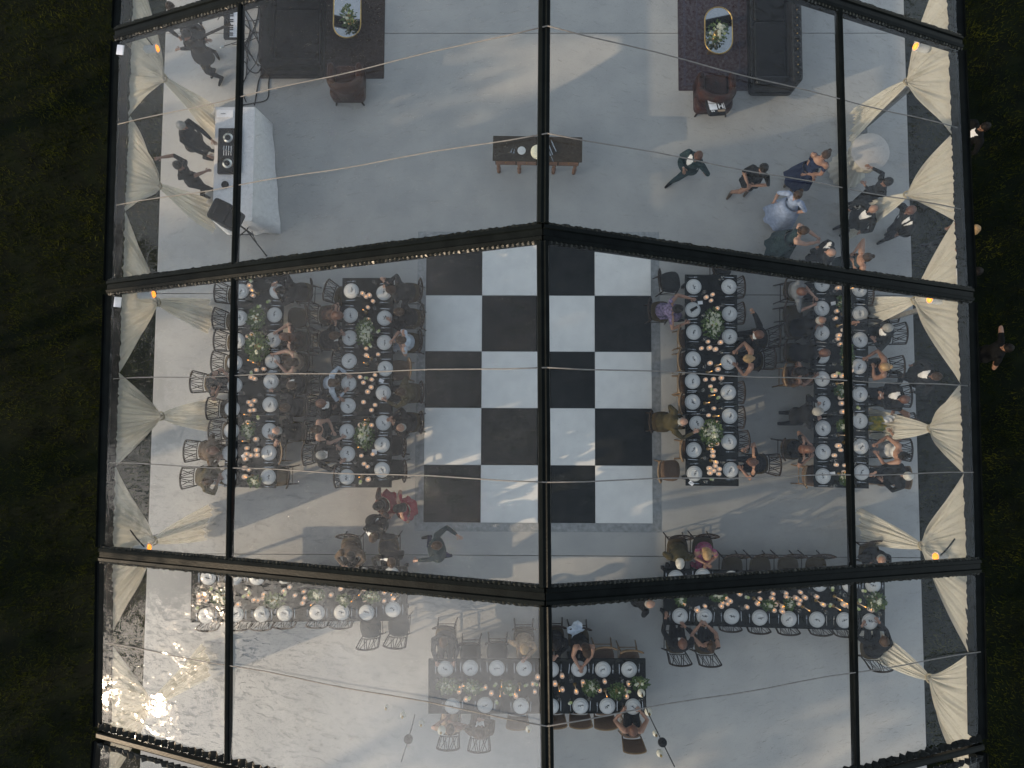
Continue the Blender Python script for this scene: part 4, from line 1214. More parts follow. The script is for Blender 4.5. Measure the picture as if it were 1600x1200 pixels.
# inner right table
echair('R', 'W', 'latd', 1031, 437, turn=8)
sit('woman with short black hair in a purple patterned dress leaning over the inner right table', 'R', 'W', 487, 1058, 482, dist=.46, female=True, top='patterned', legs='patterned', sleeves='short', skin='warm', hair='black', hairlen=1, handpx=((1078, 466, .85), (1069, 506, .85)))
for y, x in ((525, 1061), (562, 1061), (598, 1061), (630, 1063)): echair('R', 'W', 'pad', x, y)
sit('older balding man in a dark olive suit, left side of the inner right table', 'R', 'W', 660, 1066, 659, dist=.44, top='olive', legs='olive', hair='bald', skin='fair', shirt='white', handpx=(None, (1084, 676, .85)))
echair('R', 'W', 'pad', 1065, 704); echair('R', 'W', 'padd', 1030, 737)
echair('R', 'N', 'latd', 1114, 408)
echair('R', 'E', 'lat', 1163, 448); echair('R', 'E', 'lat', 1163, 489)
sit('man in black suit raising one hand, right side of the inner right table', 'R', 'E', 528, 1190, 521, dist=.52, hz=1.3, hair='auburn', skin='warm', shirt='white', handpx=(None, (1171, 474, 1.62)), gaze=Vector((-.7, .3, .2)), **A)
sit('woman with a blond bun and bare arms, right side of the inner right table', 'R', 'E', 562, 1172, 560, dist=.42, female=True, top='black', legs='black', sleeves='none', skin='warm', hair='blond', hairlen=1, handpx=((1152, 574, .8), (1152, 546, .85)))
for x, y in ((1163, 613), (1163, 652), (1170, 690)): echair('R', 'E', 'lat', x, y)
sit('woman in black resting on one hand, bottom right of the inner right table', 'R', 'E', 724, 1178, 722, dist=.5, female=True, top='black', legs='black', sleeves='short', skin='warm', hair='auburn', hairlen=1, handpx=((1160, 735, .8), (1166, 700, .9)))
# far right table
sit('man in a pale grey shirt at the top left of the far right table', 'FR', 'W', 456, 1252, 455, dist=.32, top='grey', legs='black', sleeves='three', hair='auburn', handpx=((1271, 462, .82), (1268, 478, .82)))
echair('FR', 'W', 'lat', 1228, 487)
sit('man in black with a tanned bald head bending over the far right table', 'FR', 'W', 515, 1282, 500, dist=.30, skin='tan', hair='bald', **A)
sit('guest in black leaning forward with ginger hair, left side of the far right table', 'FR', 'W', 553, 1288, 551, dist=.32, hair='auburn', skin='tan', **A)
sit('woman in dark flowered dress near a golden chair rail, far right table', 'FR', 'W', 590, 1252, 580, typ='padd', dist=.34, female=True, top='floralblack', legs='floralblack', sleeves='short', skin='tan', hair='black', hairlen=2)
stand('grey haired man in dark suit standing bent over the far right table', 1276, 643, 0, feetpx=[(1219, 645), (1217, 662)], hz=1.42, handpx=((1277, 628, .85), (1278, 656, .85)), hair='grey', skin='fair', **A)
sit('auburn haired woman in black dress with bare arms, lower left of the far right table', 'FR', 'W', 704, 1262, 702, dist=.36, female=True, top='black', legs='black', sleeves='short', skin='warm', hair='auburn', hairlen=2, handpx=((1262, 690, .82), (1264, 716, .82)))
echair('FR', 'W', 'padd', 1259, 745)
echair('FR', 'E', 'lat', 1364, 460)
echair('FR', 'E', 'lat', 1403, 486, turn=8)
sit('grey haired man in charcoal jacket reaching across the far right table', 'FR', 'E', 522, 1390, 512, dist=.42, top='charcoal', legs='charcoal', hair='grey', skin='warm', shirt='white', handpx=((1367, 533, .85), (1340, 503, .85)))
sit('blond woman in a black dress with bare arms, right side of the far right table', 'FR', 'E', 573, 1386, 573, dist=.36, female=True, top='black', legs='black', sleeves='none', skin='tan', hair='blond', hairlen=1)
stand('man in black suit standing behind the far right table by the grass', 1464, 588, 180, feetpx=[(1400, 582), (1402, 600)], hair='brown', skin='tan', shirt='white', **A)
sit('man in dark suit with white shirt collar, right side of the far right table', 'FR', 'E', 618, 1415, 624, dist=.5, hair='auburn', skin='warm', shirt='white', **A)
sit('woman in yellow flowered dress with long brown hair at the far right table', 'FR', 'E', 660, 1430, 660, dist=.58, female=True, top='yellowfloral', legs='yellowfloral', sleeves='none', skin='warm', hair='brown', hairlen=3, handpx=((1393, 676, .9), (1393, 650, .9)))
sit('woman in white sleeveless top with black hair at the far right table', 'FR', 'E', 700, 1413, 712, dist=.50, female=True, top='white', legs='grey', sleeves='none', skin='warm', hair='black', hairlen=1, handpx=((1372, 712, .85), (1372, 692, .85)), bare_back=True)
sit('white haired man in black suit, bottom right of the far right table', 'FR', 'E', 742, 1420, 744, typ='padd', dist=.48, hair='white', skin='fair', **A)
# lower left table
for x, y in ((323, 985), (372, 984), (407, 984), (443, 981), (495, 980), (532, 981)): echair('LL', 'S', 'lat', x, y)
echair('LL', 'S', 'latd', 574, 1014, turn=4); echair('LL', 'S', 'latd', 616, 1012, turn=-4)
sit('guest in brown jacket, left of the pair above the lower left table', 'LL', 'N', 548, 548, 868, dist=.34, top='brown', legs='black', hair='black')
sit('guest with white collar, right of the pair above the lower left table', 'LL', 'N', 607, 611, 878, dist=.34, hair='brown', shirt='white', **A)
# lower right table
sit('pale headed man in dark clothes, upper left side of the lower right table', 'LR', 'N', 1058, 1063, 879, dist=.36, top='olive', legs='black', hair='white', skin='warm')
sit('blond woman in a magenta patterned dress, upper side of the lower right table', 'LR', 'N', 1098, 1105, 866, dist=.4, female=True, top='magenta', legs='magenta', sleeves='short', hair='blond', hairlen=2, skin='warm')
for x in (1150, 1195, 1240, 1285): echair('LR', 'N', 'lat', x + 4, 868)
sit('guest in black on the upper right side of the lower right table', 'LR', 'N', 1360, 1378, 873, dist=.36, hair='bald', skin='warm', **A)
sit('man in black suit with white shirt, lower left side of the lower right table', 'LR', 'S', 1058, 1067, 1008, dist=.44, hair='auburn', skin='warm', shirt='white', tie=True, handpx=((1040, 966, .85), None), **A)
sit('dark haired woman in black dress touching her plate, lower side of the lower right table', 'LR', 'S', 1103, 1112, 1012, dist=.44, female=True, top='black', legs='black', sleeves='short', skin='warm', hair='brown', hairlen=1, handpx=((1092, 978, .85), (1106, 978, .85)))
for x, y in ((1142, 986), (1187, 989), (1233, 991), (1284, 992), (1322, 994)): echair('LR', 'S', 'lat', x, y)
sit('man in black eating at the lower right corner of the lower right table', 'LR', 'S', 1362, 1384, 1005, dist=.44, hair='brown', skin='tan', handpx=((1347, 978, .85), (1374, 972, .85)), **A)
stand('bald man in dark suit bending at the left end of the lower right table', 1014, 944, 5, hz=1.42, feetpx=[(984, 915), (978, 930)], hair='bald', skin='fair', **A)
# bottom table
sit('guest in charcoal at the upper left corner of the bottom table', 'B', 'N', 696, 693, 1002, dist=.36, top='charcoal', legs='charcoal', hair='brown')
echair('B', 'N', 'latd', 733, 1006); echair('B', 'N', 'latd', 776, 1004)
sit('guest in tan, upper side of the bottom table left of the ridge beam', 'B', 'N', 819, 819, 1012, dist=.34, female=True, top='tan', legs='tan', sleeves='long', hair='blond')
sit('guest in black, upper side of the bottom table right of the ridge beam', 'B', 'N', 866, 868, 1006, dist=.36, hair='black', **A)
sit('woman in black dress with bare arms bending over her plate at the bottom table', 'B', 'N', 905, 917, 1018, dist=.32, female=True, top='black', legs='black', sleeves='none', skin='warm', hair='brown', hairlen=2, handpx=((912, 1040, .82), (905, 1043, .82)))
echair('B', 'N', 'padd', 947, 1013); echair('B', 'N', 'padd', 988, 1018)
sit('guest in tan brown dress, lower left side of the bottom table', 'B', 'S', 703, 703, 1142, dist=.34, female=True, top='tan', legs='tan', sleeves='short', hair='brown', hairlen=1)
sit('broad guest in brown jacket with a white napkin, lower side of the bottom table', 'B', 'S', 750, 752, 1148, dist=.38, top='brown', legs='brown', hair='brown')
for x, y in ((809, 1139), (868, 1137), (908, 1137), (947, 1139)): echair('B', 'S', 'padd', x, y)
sit('bare shouldered woman in black, lower right corner of the bottom table', 'B', 'S', 986, 990, 1144, typ='padd', dist=.40, female=True, top='black', legs='black', sleeves='none', skin='warm', hair='auburn', hairlen=2, handpx=((972, 1112, .85), (1001, 1112, .85)))
# chairs
bykey = {}
for s in SEATS: bykey.setdefault(s[:2], []).append(s)
for (key, sd_), lst in bykey.items():
    lst.sort(key=lambda s: s[2])
    for i, s in enumerate(lst):
        horiz = sd_ in 'NS'
        lab = CHN[s[3]] + ', ' + ORD[i] + (' from the left' if horiz else ' from the top') + ', ' + SIDE[sd_] + ' of the ' + TI[key]['name']
        if key == 'R' and sd_ == 'N': lab = 'charcoal seated chair at the top end of the inner right table'
        place_chair(s[3], s[4], s[5], lab, 'dark wooden dining chairs around the tables')

# ------------------------------------------------------------------ standing guests and staff
stand('man in dark suit and open white shirt walking below the brown armchair', 1092, 243, 222, feetpx=[(1048, 286), (1076, 268)], handpx=((1104, 272, .9), (1068, 262, 1.05)), top='teal', legs='teal', hair='auburn', shirt='white', skin='warm', gaze=(-.4, -.7, -.4))
stand('woman in short black dress with crossed arms, second from the left of the standing group', 1194, 262, 235, feetpx=[(1142, 302), (1168, 298)], female=True, legs='skin', top='black', sleeves='three', handpx=((1180, 290, 1.05), (1168, 286, 1.05)), hair='black', hairlen=2, skin='warm', skirt=(.62, .20, 'black'))
stand('woman in a navy blue dress with brown hair, right of the woman in black', 1291, 241, 228, feetpx=[(1232, 284), (1238, 296)], female=True, legs='skin', top='navy', sleeves='short', handpx=((1262, 272, 1.0), (1270, 274, 1.0)), hair='brown', hairlen=1, skin='warm', skirt=(.35, .30, 'navy'))
stand('woman in a long light blue dress with brown hair', 1247, 304, 230, feetpx=[(1208, 338), (1222, 345)], female=True, legs='skin', top='lightblue', sleeves='three', hair='brown', hairlen=1, skin='fair', skirt=(.12, .36, 'lightblue'), handpx=((1243, 332, .9), None))
stand('woman in dark teal dress holding out her bare arms toward a man', 1254, 360, 348, feetpx=[(1206, 386), (1212, 396)], female=True, legs='skin', top='teal', sleeves='none', hair='brown', hairlen=1, skin='fair', skirt=(.25, .34, 'teal'), handpx=((1276, 370, 1.1), (1279, 379, 1.1)))
stand('bald man in dark suit with white collar facing the woman in teal', 1300, 395, 165, feetpx=[(1262, 412), (1274, 402)], top='charcoal', legs='charcoal', hair='bald', shirt='white', skin='fair')
stand('dark haired woman with bare arms folded, just right of the purlin', 1356, 402, 185, feetpx=[(1304, 420), (1306, 430)], female=True, top='teal', legs='skin', sleeves='none', hair='brown', hairlen=1, skin='warm', skirt=(.3, .28, 'teal'), handpx=((1334, 412, 1.15), (1336, 392, 1.15)))
stand('bald man in black suit with large white shirt front beside the purlin', 1366, 326, 205, feetpx=[(1312, 354), (1322, 364)], hair='bald', skin='warm', shirt='white', **A)
stand('tanned man in black suit and tie, rightmost of the standing men', 1424, 328, 208, feetpx=[(1380, 376), (1392, 362)], hair='auburn', skin='tan', shirt='white', tie=True, **A)
stand('dark haired guest in black beside the round white table', 1388, 284, 190, feetpx=[(1332, 318), (1338, 326)], hair='black', skin='tan', female=True, top='black', legs='black', handpx=((1352, 290, 1.1), (1362, 262, 1.15)))
stand('waiter in black vest and white sleeves standing on the grass outside the upper right edge', 1540, 198, 195, feetpx=[(1462, 240), (1470, 252)], top='black', legs='black', shirt='white', sleeves='long', hair='black', skin='tan')
stand('curly blond woman outside the right edge of the tent', 1524, 358, 180, feetpx=[(1450, 384), (1456, 394)], female=True, top='black', legs='black', sleeves='none', hair='blond', hairlen=2, skin='warm')
stand('guest in white top outside the right edge below the blond woman', 1528, 424, 190, feetpx=[(1456, 440), (1460, 450)], top='white', legs='black', hair='black', skin='warm')
stand('person in black and white on the grass at far right carrying a pale tray', 1576, 544, 170, feetpx=[(1496, 556), (1498, 566)], top='black', legs='black', sleeves='short', hair='black', skin='warm', handpx=((1558, 556, 1.15), (1562, 530, 1.2)))
stand('musician in black holding a dark guitar at the upper left', 292, 52, 250, feetpx=[(336, 112), (348, 124)], handpx=((275, 78, 1.15), (322, 62, 1.2)), hair='black', skin='tan', **A)
stand('second musician in black partly under the roof beam at the upper left corner', 266, 10, 300, feetpx=[(322, 88), (338, 84)], hair='brown', skin='warm', **A)
stand('disc jockey with grey hair and black shirt behind the white draped table', 282, 196, 345, feetpx=[(322, 248), (330, 236)], handpx=((338, 224, .95), (336, 250, .95)), hair='grey', skin='warm', **A)
stand('woman in black beside the disc jockey raising one arm', 277, 258, 340, feetpx=[(318, 306), (330, 296)], handpx=((252, 246, 1.5), (330, 266, 1.0)), hair='black', skin='tan', female=True, top='black', legs='black', sleeves='three')
stand('woman with dark curly hair and red shawl, left of the pair beside the dance floor', 592, 790, 200, feetpx=[(606, 778), (616, 788)], female=True, top='floralblack', legs='skin', sleeves='long', hair='black', hairlen=2, skin='warm', skirt=(.3, .26, 'red'))
stand('woman in a red dress with long dark hair beside the dance floor corner', 624, 794, 195, feetpx=[(640, 784), (642, 800)], female=True, top='red', legs='skin', sleeves='short', hair='black', hairlen=3, skin='warm', skirt=(.3, .24, 'red'))
stand('man in black suit with arm stretched out below the two women in red', 584, 838, 250, feetpx=[(604, 812), (594, 806)], handpx=(None, (605, 806, 1.2)), hair='brown', skin='warm', shirt='white', **A)
stand('waiter in dark grey striding with both arms spread below the dance floor', 684, 852, 190, feetpx=[(672, 838), (704, 868)], handpx=((652, 876, 1.1), (714, 836, 1.25)), top='teal', legs='navy', hair='brown', skin='fair')
bpy.data.scenes.remove(TMP)
# ------------------------------------------------------------------ lounge areas at the top of the picture
def px2(x, y, z=0.0): p = U(x, y, z); return (p.x, p.y)
def rug(x0, y0, x1, y1, m, lab, band=True):
    a = U(x0, y0, 0); b = U(x1, y1, 0); c = ((a.x + b.x) / 2, (a.y + b.y) / 2, 0); w, h = abs(b.x - a.x), abs(b.y - a.y)
    root = empty('rug', c, 0, lab, 'rug')
    mb = MB(); mb.rbox((0, 0, .008), (w, h, .008), r=.02); mb.build('pile', m, root)
    if band:
        for q, wd in ((.14, .05), (.42, .03)):
            mb = MB()
            W, H = w / 2 - q, h / 2 - q
            mb.box((0, H, .014), (2 * W + wd, wd, .003)); mb.box((0, -H, .014), (2 * W + wd, wd, .003)); mb.box((W, 0, .0141), (wd, 2 * H - wd, .003)); mb.box((-W, 0, .0141), (wd, 2 * H - wd, .003))
            mb.build('border_band', M_rugband, root)
        # medallion rosettes scattered over the field
        mb = MB(); rs = random.Random(3)
        for i in range(int(w / .3)):
            for j in range(int(h / .3)):
                x = -w / 2 + .3 * (i + .5); y = -h / 2 + .3 * (j + .5)
                mb.lathe([(.05, .0125), (.05, .0145), (.02, .015)], c=(x, y, 0), n=6 if (i + j) % 2 else 8)
        mb.build('rosettes', M_rugband, root)
rug(414, -150, 600, 123, M_rug2, 'dark brown rug under the upper left lounge', False)
rug(1057, -150, 1186, 142, M_rug, 'faded purple and red patterned rug under the upper right lounge')
def sofa(x0, y0, x1, y1, side, m, lab, buttons=True):
    """x0..x1 footprint at seat height, long side along the picture's vertical; back on the outer side"""
    a = U(x0, y0, .45); b = U(x1, y1, .45); w, h = abs(b.x - a.x), abs(b.y - a.y); c = ((a.x + b.x) / 2, (a.y + b.y) / 2, 0)
    root = empty('sofa', c, 0, lab, 'sofa')
    mb = MB(); mb.rbox((0, 0, .22), (w, h, .24), r=.1); mb.build('base', m, root, True)
    n = 3
    for k in range(n):
        mb = MB(); mb.rbox((-side * .10, -h / 2 + .18 + (h - .36) * (k + .5) / n, .40), (w - .28, (h - .36) / n - .015, .15), r=.07); mb.build('seat_cushion', m, root, True)
    mb = MB(); mb.rbox((side * (w / 2 - .11), 0, .48), (.22, h, .56), r=.10); mb.build('back', m, root, True)
    for s in (-1, 1):
        mb = MB(); mb.rbox((0, s * (h / 2 - .10), .42), (w, .2, .40), r=.11); mb.build('arm', m, root, True)
    if buttons:
        for k in range(int(h / .17)):
            y = -h / 2 + .1 + k * .17
            mb = MB(); mb.ball((side * (w / 2 - .11), y, .755), (.075, .06, .05), 10, 6); mb.build('tuft', m, root, True)
            mb = MB(); mb.ball((side * (w / 2 - .12), y + .085, .775), .014, 6, 4); mb.build('stud', M_brass, root, True)
    for sx in (-1, 1):
        for sy in (-1, 1): mb = MB(); mb.lathe([(.025, 0), (.035, .10)], c=(sx * (w / 2 - .1), sy * (h / 2 - .1), 0), n=8); mb.build('leg', M_wood, root)
sofa(1172, -160, 1247, 138, 1, M_darkleather, 'long black tufted leather sofa on the right of the upper right lounge')
sofa(417, -160, 500, 110, -1, M_brownvelvet, 'long dark brown velvet sofa with rounded corner on the left of the upper left lounge', False)
def oval_table(x0, y0, x1, y1, lab, blab):
    z = .43; a = U(x0, y0, z); b = U(x1, y1, z); w, h = abs(b.x - a.x), abs(b.y - a.y); c = ((a.x + b.x) / 2, (a.y + b.y) / 2, 0)
    root = empty('coffee_table', c, 0, lab, 'coffee table')
    def stad(w, h, n=12):
        r = w / 2; L = h / 2 - r; out = []
        for k in range(n + 1): t = PI * k / n; out.append((r * math.cos(t), L + r * math.sin(t)))
        for k in range(n + 1): t = PI + PI * k / n; out.append((r * math.cos(t), -L + r * math.sin(t)))
        return out
    mb = MB(); mb.prism(stad(w - .02, h - .02), z - .012, z); mb.build('mirror_top', M_mirror, root)
    mb = MB(); p = stad(w, h); mb.tube([(x, y, z - .002) for x, y in p + p[:1]], .014, 6); mb.build('gold_rim', M_brass, root, True)
    for s in (-1, 1):
        mb = MB(); mb.rbox((0, s * h * .28, (z - .012) / 2 + .006), (w * .5, .05, z - .03), r=.02); mb.build('leg', M_brass, root)
    return c, z
c, z = oval_table(522, -20, 563, 59, 'oval mirror topped coffee table with thin gold rim, upper left lounge', '')
bouquet(544, 24, .13, .22, 9, 'green leafy stems with few white flowers on the upper left mirror table', z=.435, green=1.0, ht=.22)
c, z = oval_table(1101, 11, 1145, 84, 'oval mirror topped coffee table with gold rim, upper right lounge', '')
bouquet(1123, 48, .17, .20, 18, 'cream and white flowers on the upper right mirror table', z=.435, green=.8, ht=.24)

def armchair(cx, cy, w, rz, m, lab, legs_only=False):
    p = U(cx, cy, .4); root = empty('armchair', (p.x, p.y, 0), rz, lab, 'armchair')
    # faces local +y
    mb = MB(); mb.rbox((0, 0, .26), (w, w * .95, .26), r=.12); mb.build('base', m, root, True)
    mb = MB(); mb.rbox((0, .05, .42), (w - .30, w * .72, .13), r=.07); mb.build('seat_cushion', m, root, True)
    # tub back and arms: swept shell
    n = 22; rings = []
    for k in range(n + 1):
        a = PI + PI * k / n if False else (PI * (1.0 + k / n))
        ex = math.cos(a) * (w / 2 - .06); ey = math.sin(a) * (w * .45)
        if k == 0 or k == n: ey += .0
        hh = .60 + .26 * max(0, math.sin(PI * k / n)) ** 1.2
        cc = Vector((ex, ey + .02, 0)); nn = Vector((math.cos(a), math.sin(a), 0))
        rings.append([cc + nn * q + Vector((0, 0, zz)) for q, zz in ((.07, .2), (.075, hh - .05), (.03, hh), (-.04, hh - .005), (-.075, hh - .05), (-.07, .35))])
    mb = MB()
    mb.rings(rings); mb.build('tub_back', m, root, True)
    for s in (-1, 1):
        mb = MB(); mb.rbox((s * (w / 2 - .065), w * .2, .42), (.13, w * .46, .38), r=.055); mb.build('arm', m, root, True)
    for sx in (-1, 1):
        for sy in (-1, 1): mb = MB(); mb.tube([(sx * (w / 2 - .12), sy * (w * .4), .16), (sx * (w / 2 - .06), sy * (w * .47), 0)], [.03, .018], 7); mb.build('leg', M_wood, root)
    return root
armchair(1117, 143, .80, 0, M_leather, 'cognac leather tub armchair with a black and white cushion')
armchair(541, 127, .74, 0, mat('dark_leather_tub', (.05, .022, .014), .35, scale=4), 'dark brown leather tub armchair at the lower edge of the brown rug')
# black and cream cushion with block letters
p = U(1118, 166, .70)
root = empty('cushion', (p.x, p.y, .70), R(4), 'cushion with cream squares and letter H on black, in the leather armchair', 'cushion')
root.rotation_euler = (R(-24), 0, R(4))
mb = MB(); mb.rbox((0, 0, 0), (.36, .46, .10), r=.05); cu = mb.build('cover', M_black, root)
def strip(x0, y0, x1, y1, m=None): mb = MB(); mb.box(((x0 + x1) / 2, (y0 + y1) / 2, .0535), (x1 - x0, y1 - y0, .004)); return mb
def mark(name, boxes, m):
    mb = MB()
    for x0, y0, x1, y1 in boxes: mb.box(((x0 + x1) / 2, (y0 + y1) / 2, .053), (x1 - x0, y1 - y0, .004))
    o = mb.build(name, m, root); return o
mark('cream_panel', [(-.155, .04, .005, .20)], M_paper); mark('cream_panel', [(-.155, -.155, .005, .025)], M_paper)
mark('border_line', [(.155, -.155, .165, .20)], M_paper); mark('border_line', [(.02, .03, .155, .038)], M_paper)
mark('letter_h', [(.035, -.13, .058, .005), (.112, -.13, .135, .005), (.058, -.072, .112, -.052)], M_paper)
mark('letter_h', [(-.13, -.215, -.115, -.17), (-.085, -.215, -.07, -.17), (-.115, -.198, -.085, -.188)], M_paper)
mark('tan_panel', [(.0, -.22, .15, -.168)], CLOTH['tan'])

# ------------------------------------------------------------------ sideboard in the middle
a = U(770, 213, .86); b = U(910, 252, .86)
W_, D_ = abs(b.x - a.x), abs(b.y - a.y); cx, cy = (a.x + b.x) / 2, (a.y + b.y) / 2
root = empty('sideboard', (cx, cy, 0), R(-1), 'weathered dark wood sideboard with carved legs under the ridge beam', 'sideboard')
for k in range(2): mb = MB(); mb.rbox((-W_ / 4 + k * W_ / 2, 0, .845), (W_ / 2 - .004, D_, .03), r=.015); mb.build('top_board', M_sidewood, root)
mb = MB(); mb.box((0, .01, .66), (W_ - .10, D_ - .08, .34)); mb.build('body', M_sidewood, root)
for k in range(4):
    x = -W_ / 2 + .05 + (W_ - .10) * (k + .5) / 4
    mb = MB(); mb.box((x, -D_ / 2 + .045, .66), ((W_ - .1) / 4 - .03, .02, .24)); dr = mb.build('drawer', M_legwood, root)
    mb = MB(); mb.ball((x, -D_ / 2 + .028, .68), .014, 6, 4); o = mb.build('knob', M_brass, dr)
for x in (-.44, -.20, .20, .44):
    for y in (-1, 1):
        mb = MB(); mb.lathe([(.035, 0), (.045, .06), (.03, .10), (.05, .22), (.035, .34), (.045, .48)], c=(x * W_, y * (D_ / 2 - .07), 0), n=8); mb.build('leg', M_legwood, root, True)
def disc(name, px, py, z, r, h, m, lab, cat):
    p = U(px, py, z + h); mb = MB(); mb.lathe([(r * .9, 0), (r, h * .3), (r, h * .9), (r * .93, h), (.001, h)], n=24)
    return tag(mb.build(name, m, None, True, loc=(p.x, p.y, z)), lab, cat)
disc('side_plate', 815, 235, .862, .085, .02, M_plate, 'small white plate on the sideboard left of the ridge beam', 'plate')
cakeo = disc('cake', 840, 236, .862, .14, .13, M_cake, 'round cream iced cake on the sideboard partly under the ridge beam', 'cake')
for i, (x, y, nm, rz) in enumerate(((799, 236, 'fork', 2.8), (803, 237, 'fork', 2.9), (860, 233, 'knife', .35), (865, 228, 'knife', .42), (861, 244, 'fork', .4))):
    p = U(x, y, .865); o = link(nm, ME_fork if nm == 'fork' else ME_knife, None, (p.x, p.y, .862), rz); o.scale = (1.5, 1.3 if i > 1 else .6, 1)
    tag(o, ('small ' if i < 2 else 'large ') + nm + ' lying on the sideboard ' + ['at its far left', 'left of the small plate', 'nearest the ridge beam', 'furthest right of the serving set', 'below the serving knives'][i], nm)

# ------------------------------------------------------------------ round cocktail table
p = U(1360, 237, 1.08)
root = empty('cocktail_table', (p.x, p.y, 0), 0, 'round cocktail table under a pale tied cloth beside the right purlin', 'table')
mb = MB(); mb.lathe([(.33, 1.05), (.385, 1.06), (.39, 1.075), (.38, 1.085), (.001, 1.085)], n=40); mb.build('tabletop', M_beige, root, True)
n = 64; rows = []
for q, (rr, z) in enumerate([(.388, 1.07), (.38, .95), (.30, .72), (.16, .55), (.15, .50), (.26, .28), (.40, .04)]):
    rows.append([(math.cos(2 * PI * i / n) * rr * (1 + .06 * (q > 0) * math.sin(i * 1.57 + q * .2)), math.sin(2 * PI * i / n) * rr * (1 + .06 * (q > 0) * math.sin(i * 1.57 + q * .2)), z) for i in range(n)])
mb = MB(); mb.rings(rows, cap=False); mb.build('cloth_skirt', M_curtain, root, True)
mb = MB(); mb.lathe([(.165, .50), (.175, .525), (.165, .55)], n=24, cap=False); mb.build('sash', M_rope, root, True)

# ------------------------------------------------------------------ disc jockey table, gear and stage clutter
z = .92; a = U(337, 167, z); b = U(394, 345, z)
w, h = abs(b.x - a.x), abs(b.y - a.y); c = Vector(((a.x + b.x) / 2, (a.y + b.y) / 2, 0))
root = empty('draped_table', c, 0, 'table under a long white cloth that spreads across the floor on its right', 'table')
mb = MB(); mb.rbox((0, 0, z - .01), (w, h, .02), r=.03); mb.build('top_cloth', M_linen, root)
n = 40; rows = []
per = []
for k in range(n):   # rectangle outline
    t = k / n * 4; s_ = int(t); u = t - s_
    cor = [(w / 2, -h / 2), (w / 2, h / 2), (-w / 2, h / 2), (-w / 2, -h / 2)]
    x = lerp(cor[s_][0], cor[(s_ + 1) % 4][0], u); y = lerp(cor[s_][1], cor[(s_ + 1) % 4][1], u); per.append((x, y))
for q in range(7):
    t = q / 6; row = []
    for k, (x, y) in enumerate(per):
        fl = .03 * math.sin(k * 1.9) * t
        ex = x + (.04 * t + fl) * (1 if x > 0 else -1) * (abs(x) > w / 2 - .01)
        if x > w / 2 - .01: ex = x + (.03 * t + (.02 + .24 * (.5 - y / h)) * t ** 1.4) + fl * .4
        ey = y + (.03 * t + fl) * (1 if y > 0 else -1) * (abs(y) > h / 2 - .01)
        row.append((ex, ey, lerp(z - .005, .02, t)))
    rows.append(row)
mb = MB(); mb.rings(rows, cap=False); mb.build('skirt', M_linen, root, True)
# controller
p = U(358, 236, z + .04)
root = empty('dj_controller', (p.x, p.y, z + .002), 0, 'black disc jockey controller with two platters on the white draped table', 'controller')
mb = MB(); mb.rbox((0, 0, .03), (.46, .96, .06), r=.02); mb.build('case', M_black, root)
for y in (.27, -.27):
    mb = MB(); mb.lathe([(.10, .06), (.10, .075), (.03, .078), (.001, .08)], c=(-.02, y, 0), n=24); pt = mb.build('platter', M_steel, root, True)
    mb = MB(); mb.lathe([(.06, .0785), (.06, .082), (.001, .082)], c=(-.02, y, 0), n=20); mb.build('label', M_black, pt)
for k in range(4):
    mb = MB(); mb.box((.05 - .05 * k, 0, .062), (.012, .20, .003)); f_ = mb.build('fader_slot', M_paper, root)
    mb = MB(); mb.box((.05 - .05 * k, -.05 + .03 * k, .07), (.026, .035, .02)); mb.build('fader_cap', M_steel, f_)
for k in range(8):
    mb = MB(); mb.lathe([(.012, .06), (.010, .08), (.001, .082)], c=(.14 + .04 * (k % 2), -.12 + .08 * (k // 2), 0), n=8); mb.build('knob', M_blackgloss if k % 3 else M_screen, root)
mb = MB(); mb.box((.17, 0.0, .064), (.03, .34, .004)); mb.build('screen', M_screen, root)
p = U(352, 289, z); mb = MB(); mb.lathe([(.001, .012), (.05, .012), (.055, 0), (.075, 0), (.078, .02), (.06, .03), (.05, .022)], n=18)
tag(mb.build('headphones', M_black, loc=(p.x, p.y, z + .002)), 'black headphones on the lower end of the white draped table', 'headphones')
p = U(352, 178, z); mb = MB(); mb.box((0, 0, .008), (.34, .16, .012)); mb.box((-.04, 0, .016), (.10, .02, .004), mi=1)
tag(mb.build('laptop', [M_paper, M_steel], loc=(p.x, p.y, z + .001)), 'closed pale laptop at the upper end of the white draped table', 'laptop')
# loudspeaker on tripod
foot = U(402, 372, 0)
root = empty('speaker_stand', (foot.x, foot.y, 0), 0, 'black tripod speaker stand at the foot of the white draped table', 'stand')
mb = MB(); mb.tube([(0, 0, .25), (0, 0, 1.45)], .019, 8); mb.build('pole', M_black, root)
for k, (px, py) in enumerate(((415, 397), (372, 372), (398, 345))):
    q = U(px, py, 0.02); d = Vector((q.x - foot.x, q.y - foot.y, .02)); d.z = 0; d = d.normalized() * max(.45, d.length)
    mb = MB(); mb.tube([(0, 0, .62), d + Vector((0, 0, .02))], .014, 6); lg = mb.build('leg', M_black, root)
    mb = MB(); mb.tube([(0, 0, .28), d * .55 + Vector((0, 0, .30))], .009, 5); mb.build('brace', M_black, lg)
    mb = MB(); mb.ball(d + Vector((0, 0, .02)), .022, 6, 4); mb.build('rubber_foot', M_black, lg)
root = empty('loudspeaker', (foot.x, foot.y, 1.32), R(-25), 'black loudspeaker mounted on the tripod stand next to the purlin', 'speaker')
mb = MB(); mb.rbox((0, 0, .34), (.38, .42, .68), r=.06); mb.build('cabinet', M_black, root)
mb = MB(); mb.box((.185, 0, .34), (.02, .36, .60)); mb.build('grille', M_blackgloss, root)
mb = MB(); mb.tube([(-.05, -.09, .69), (-.05, -.07, .72), (-.05, .07, .72), (-.05, .09, .69)], .012, 6); mb.build('handle', M_blackgloss, root)
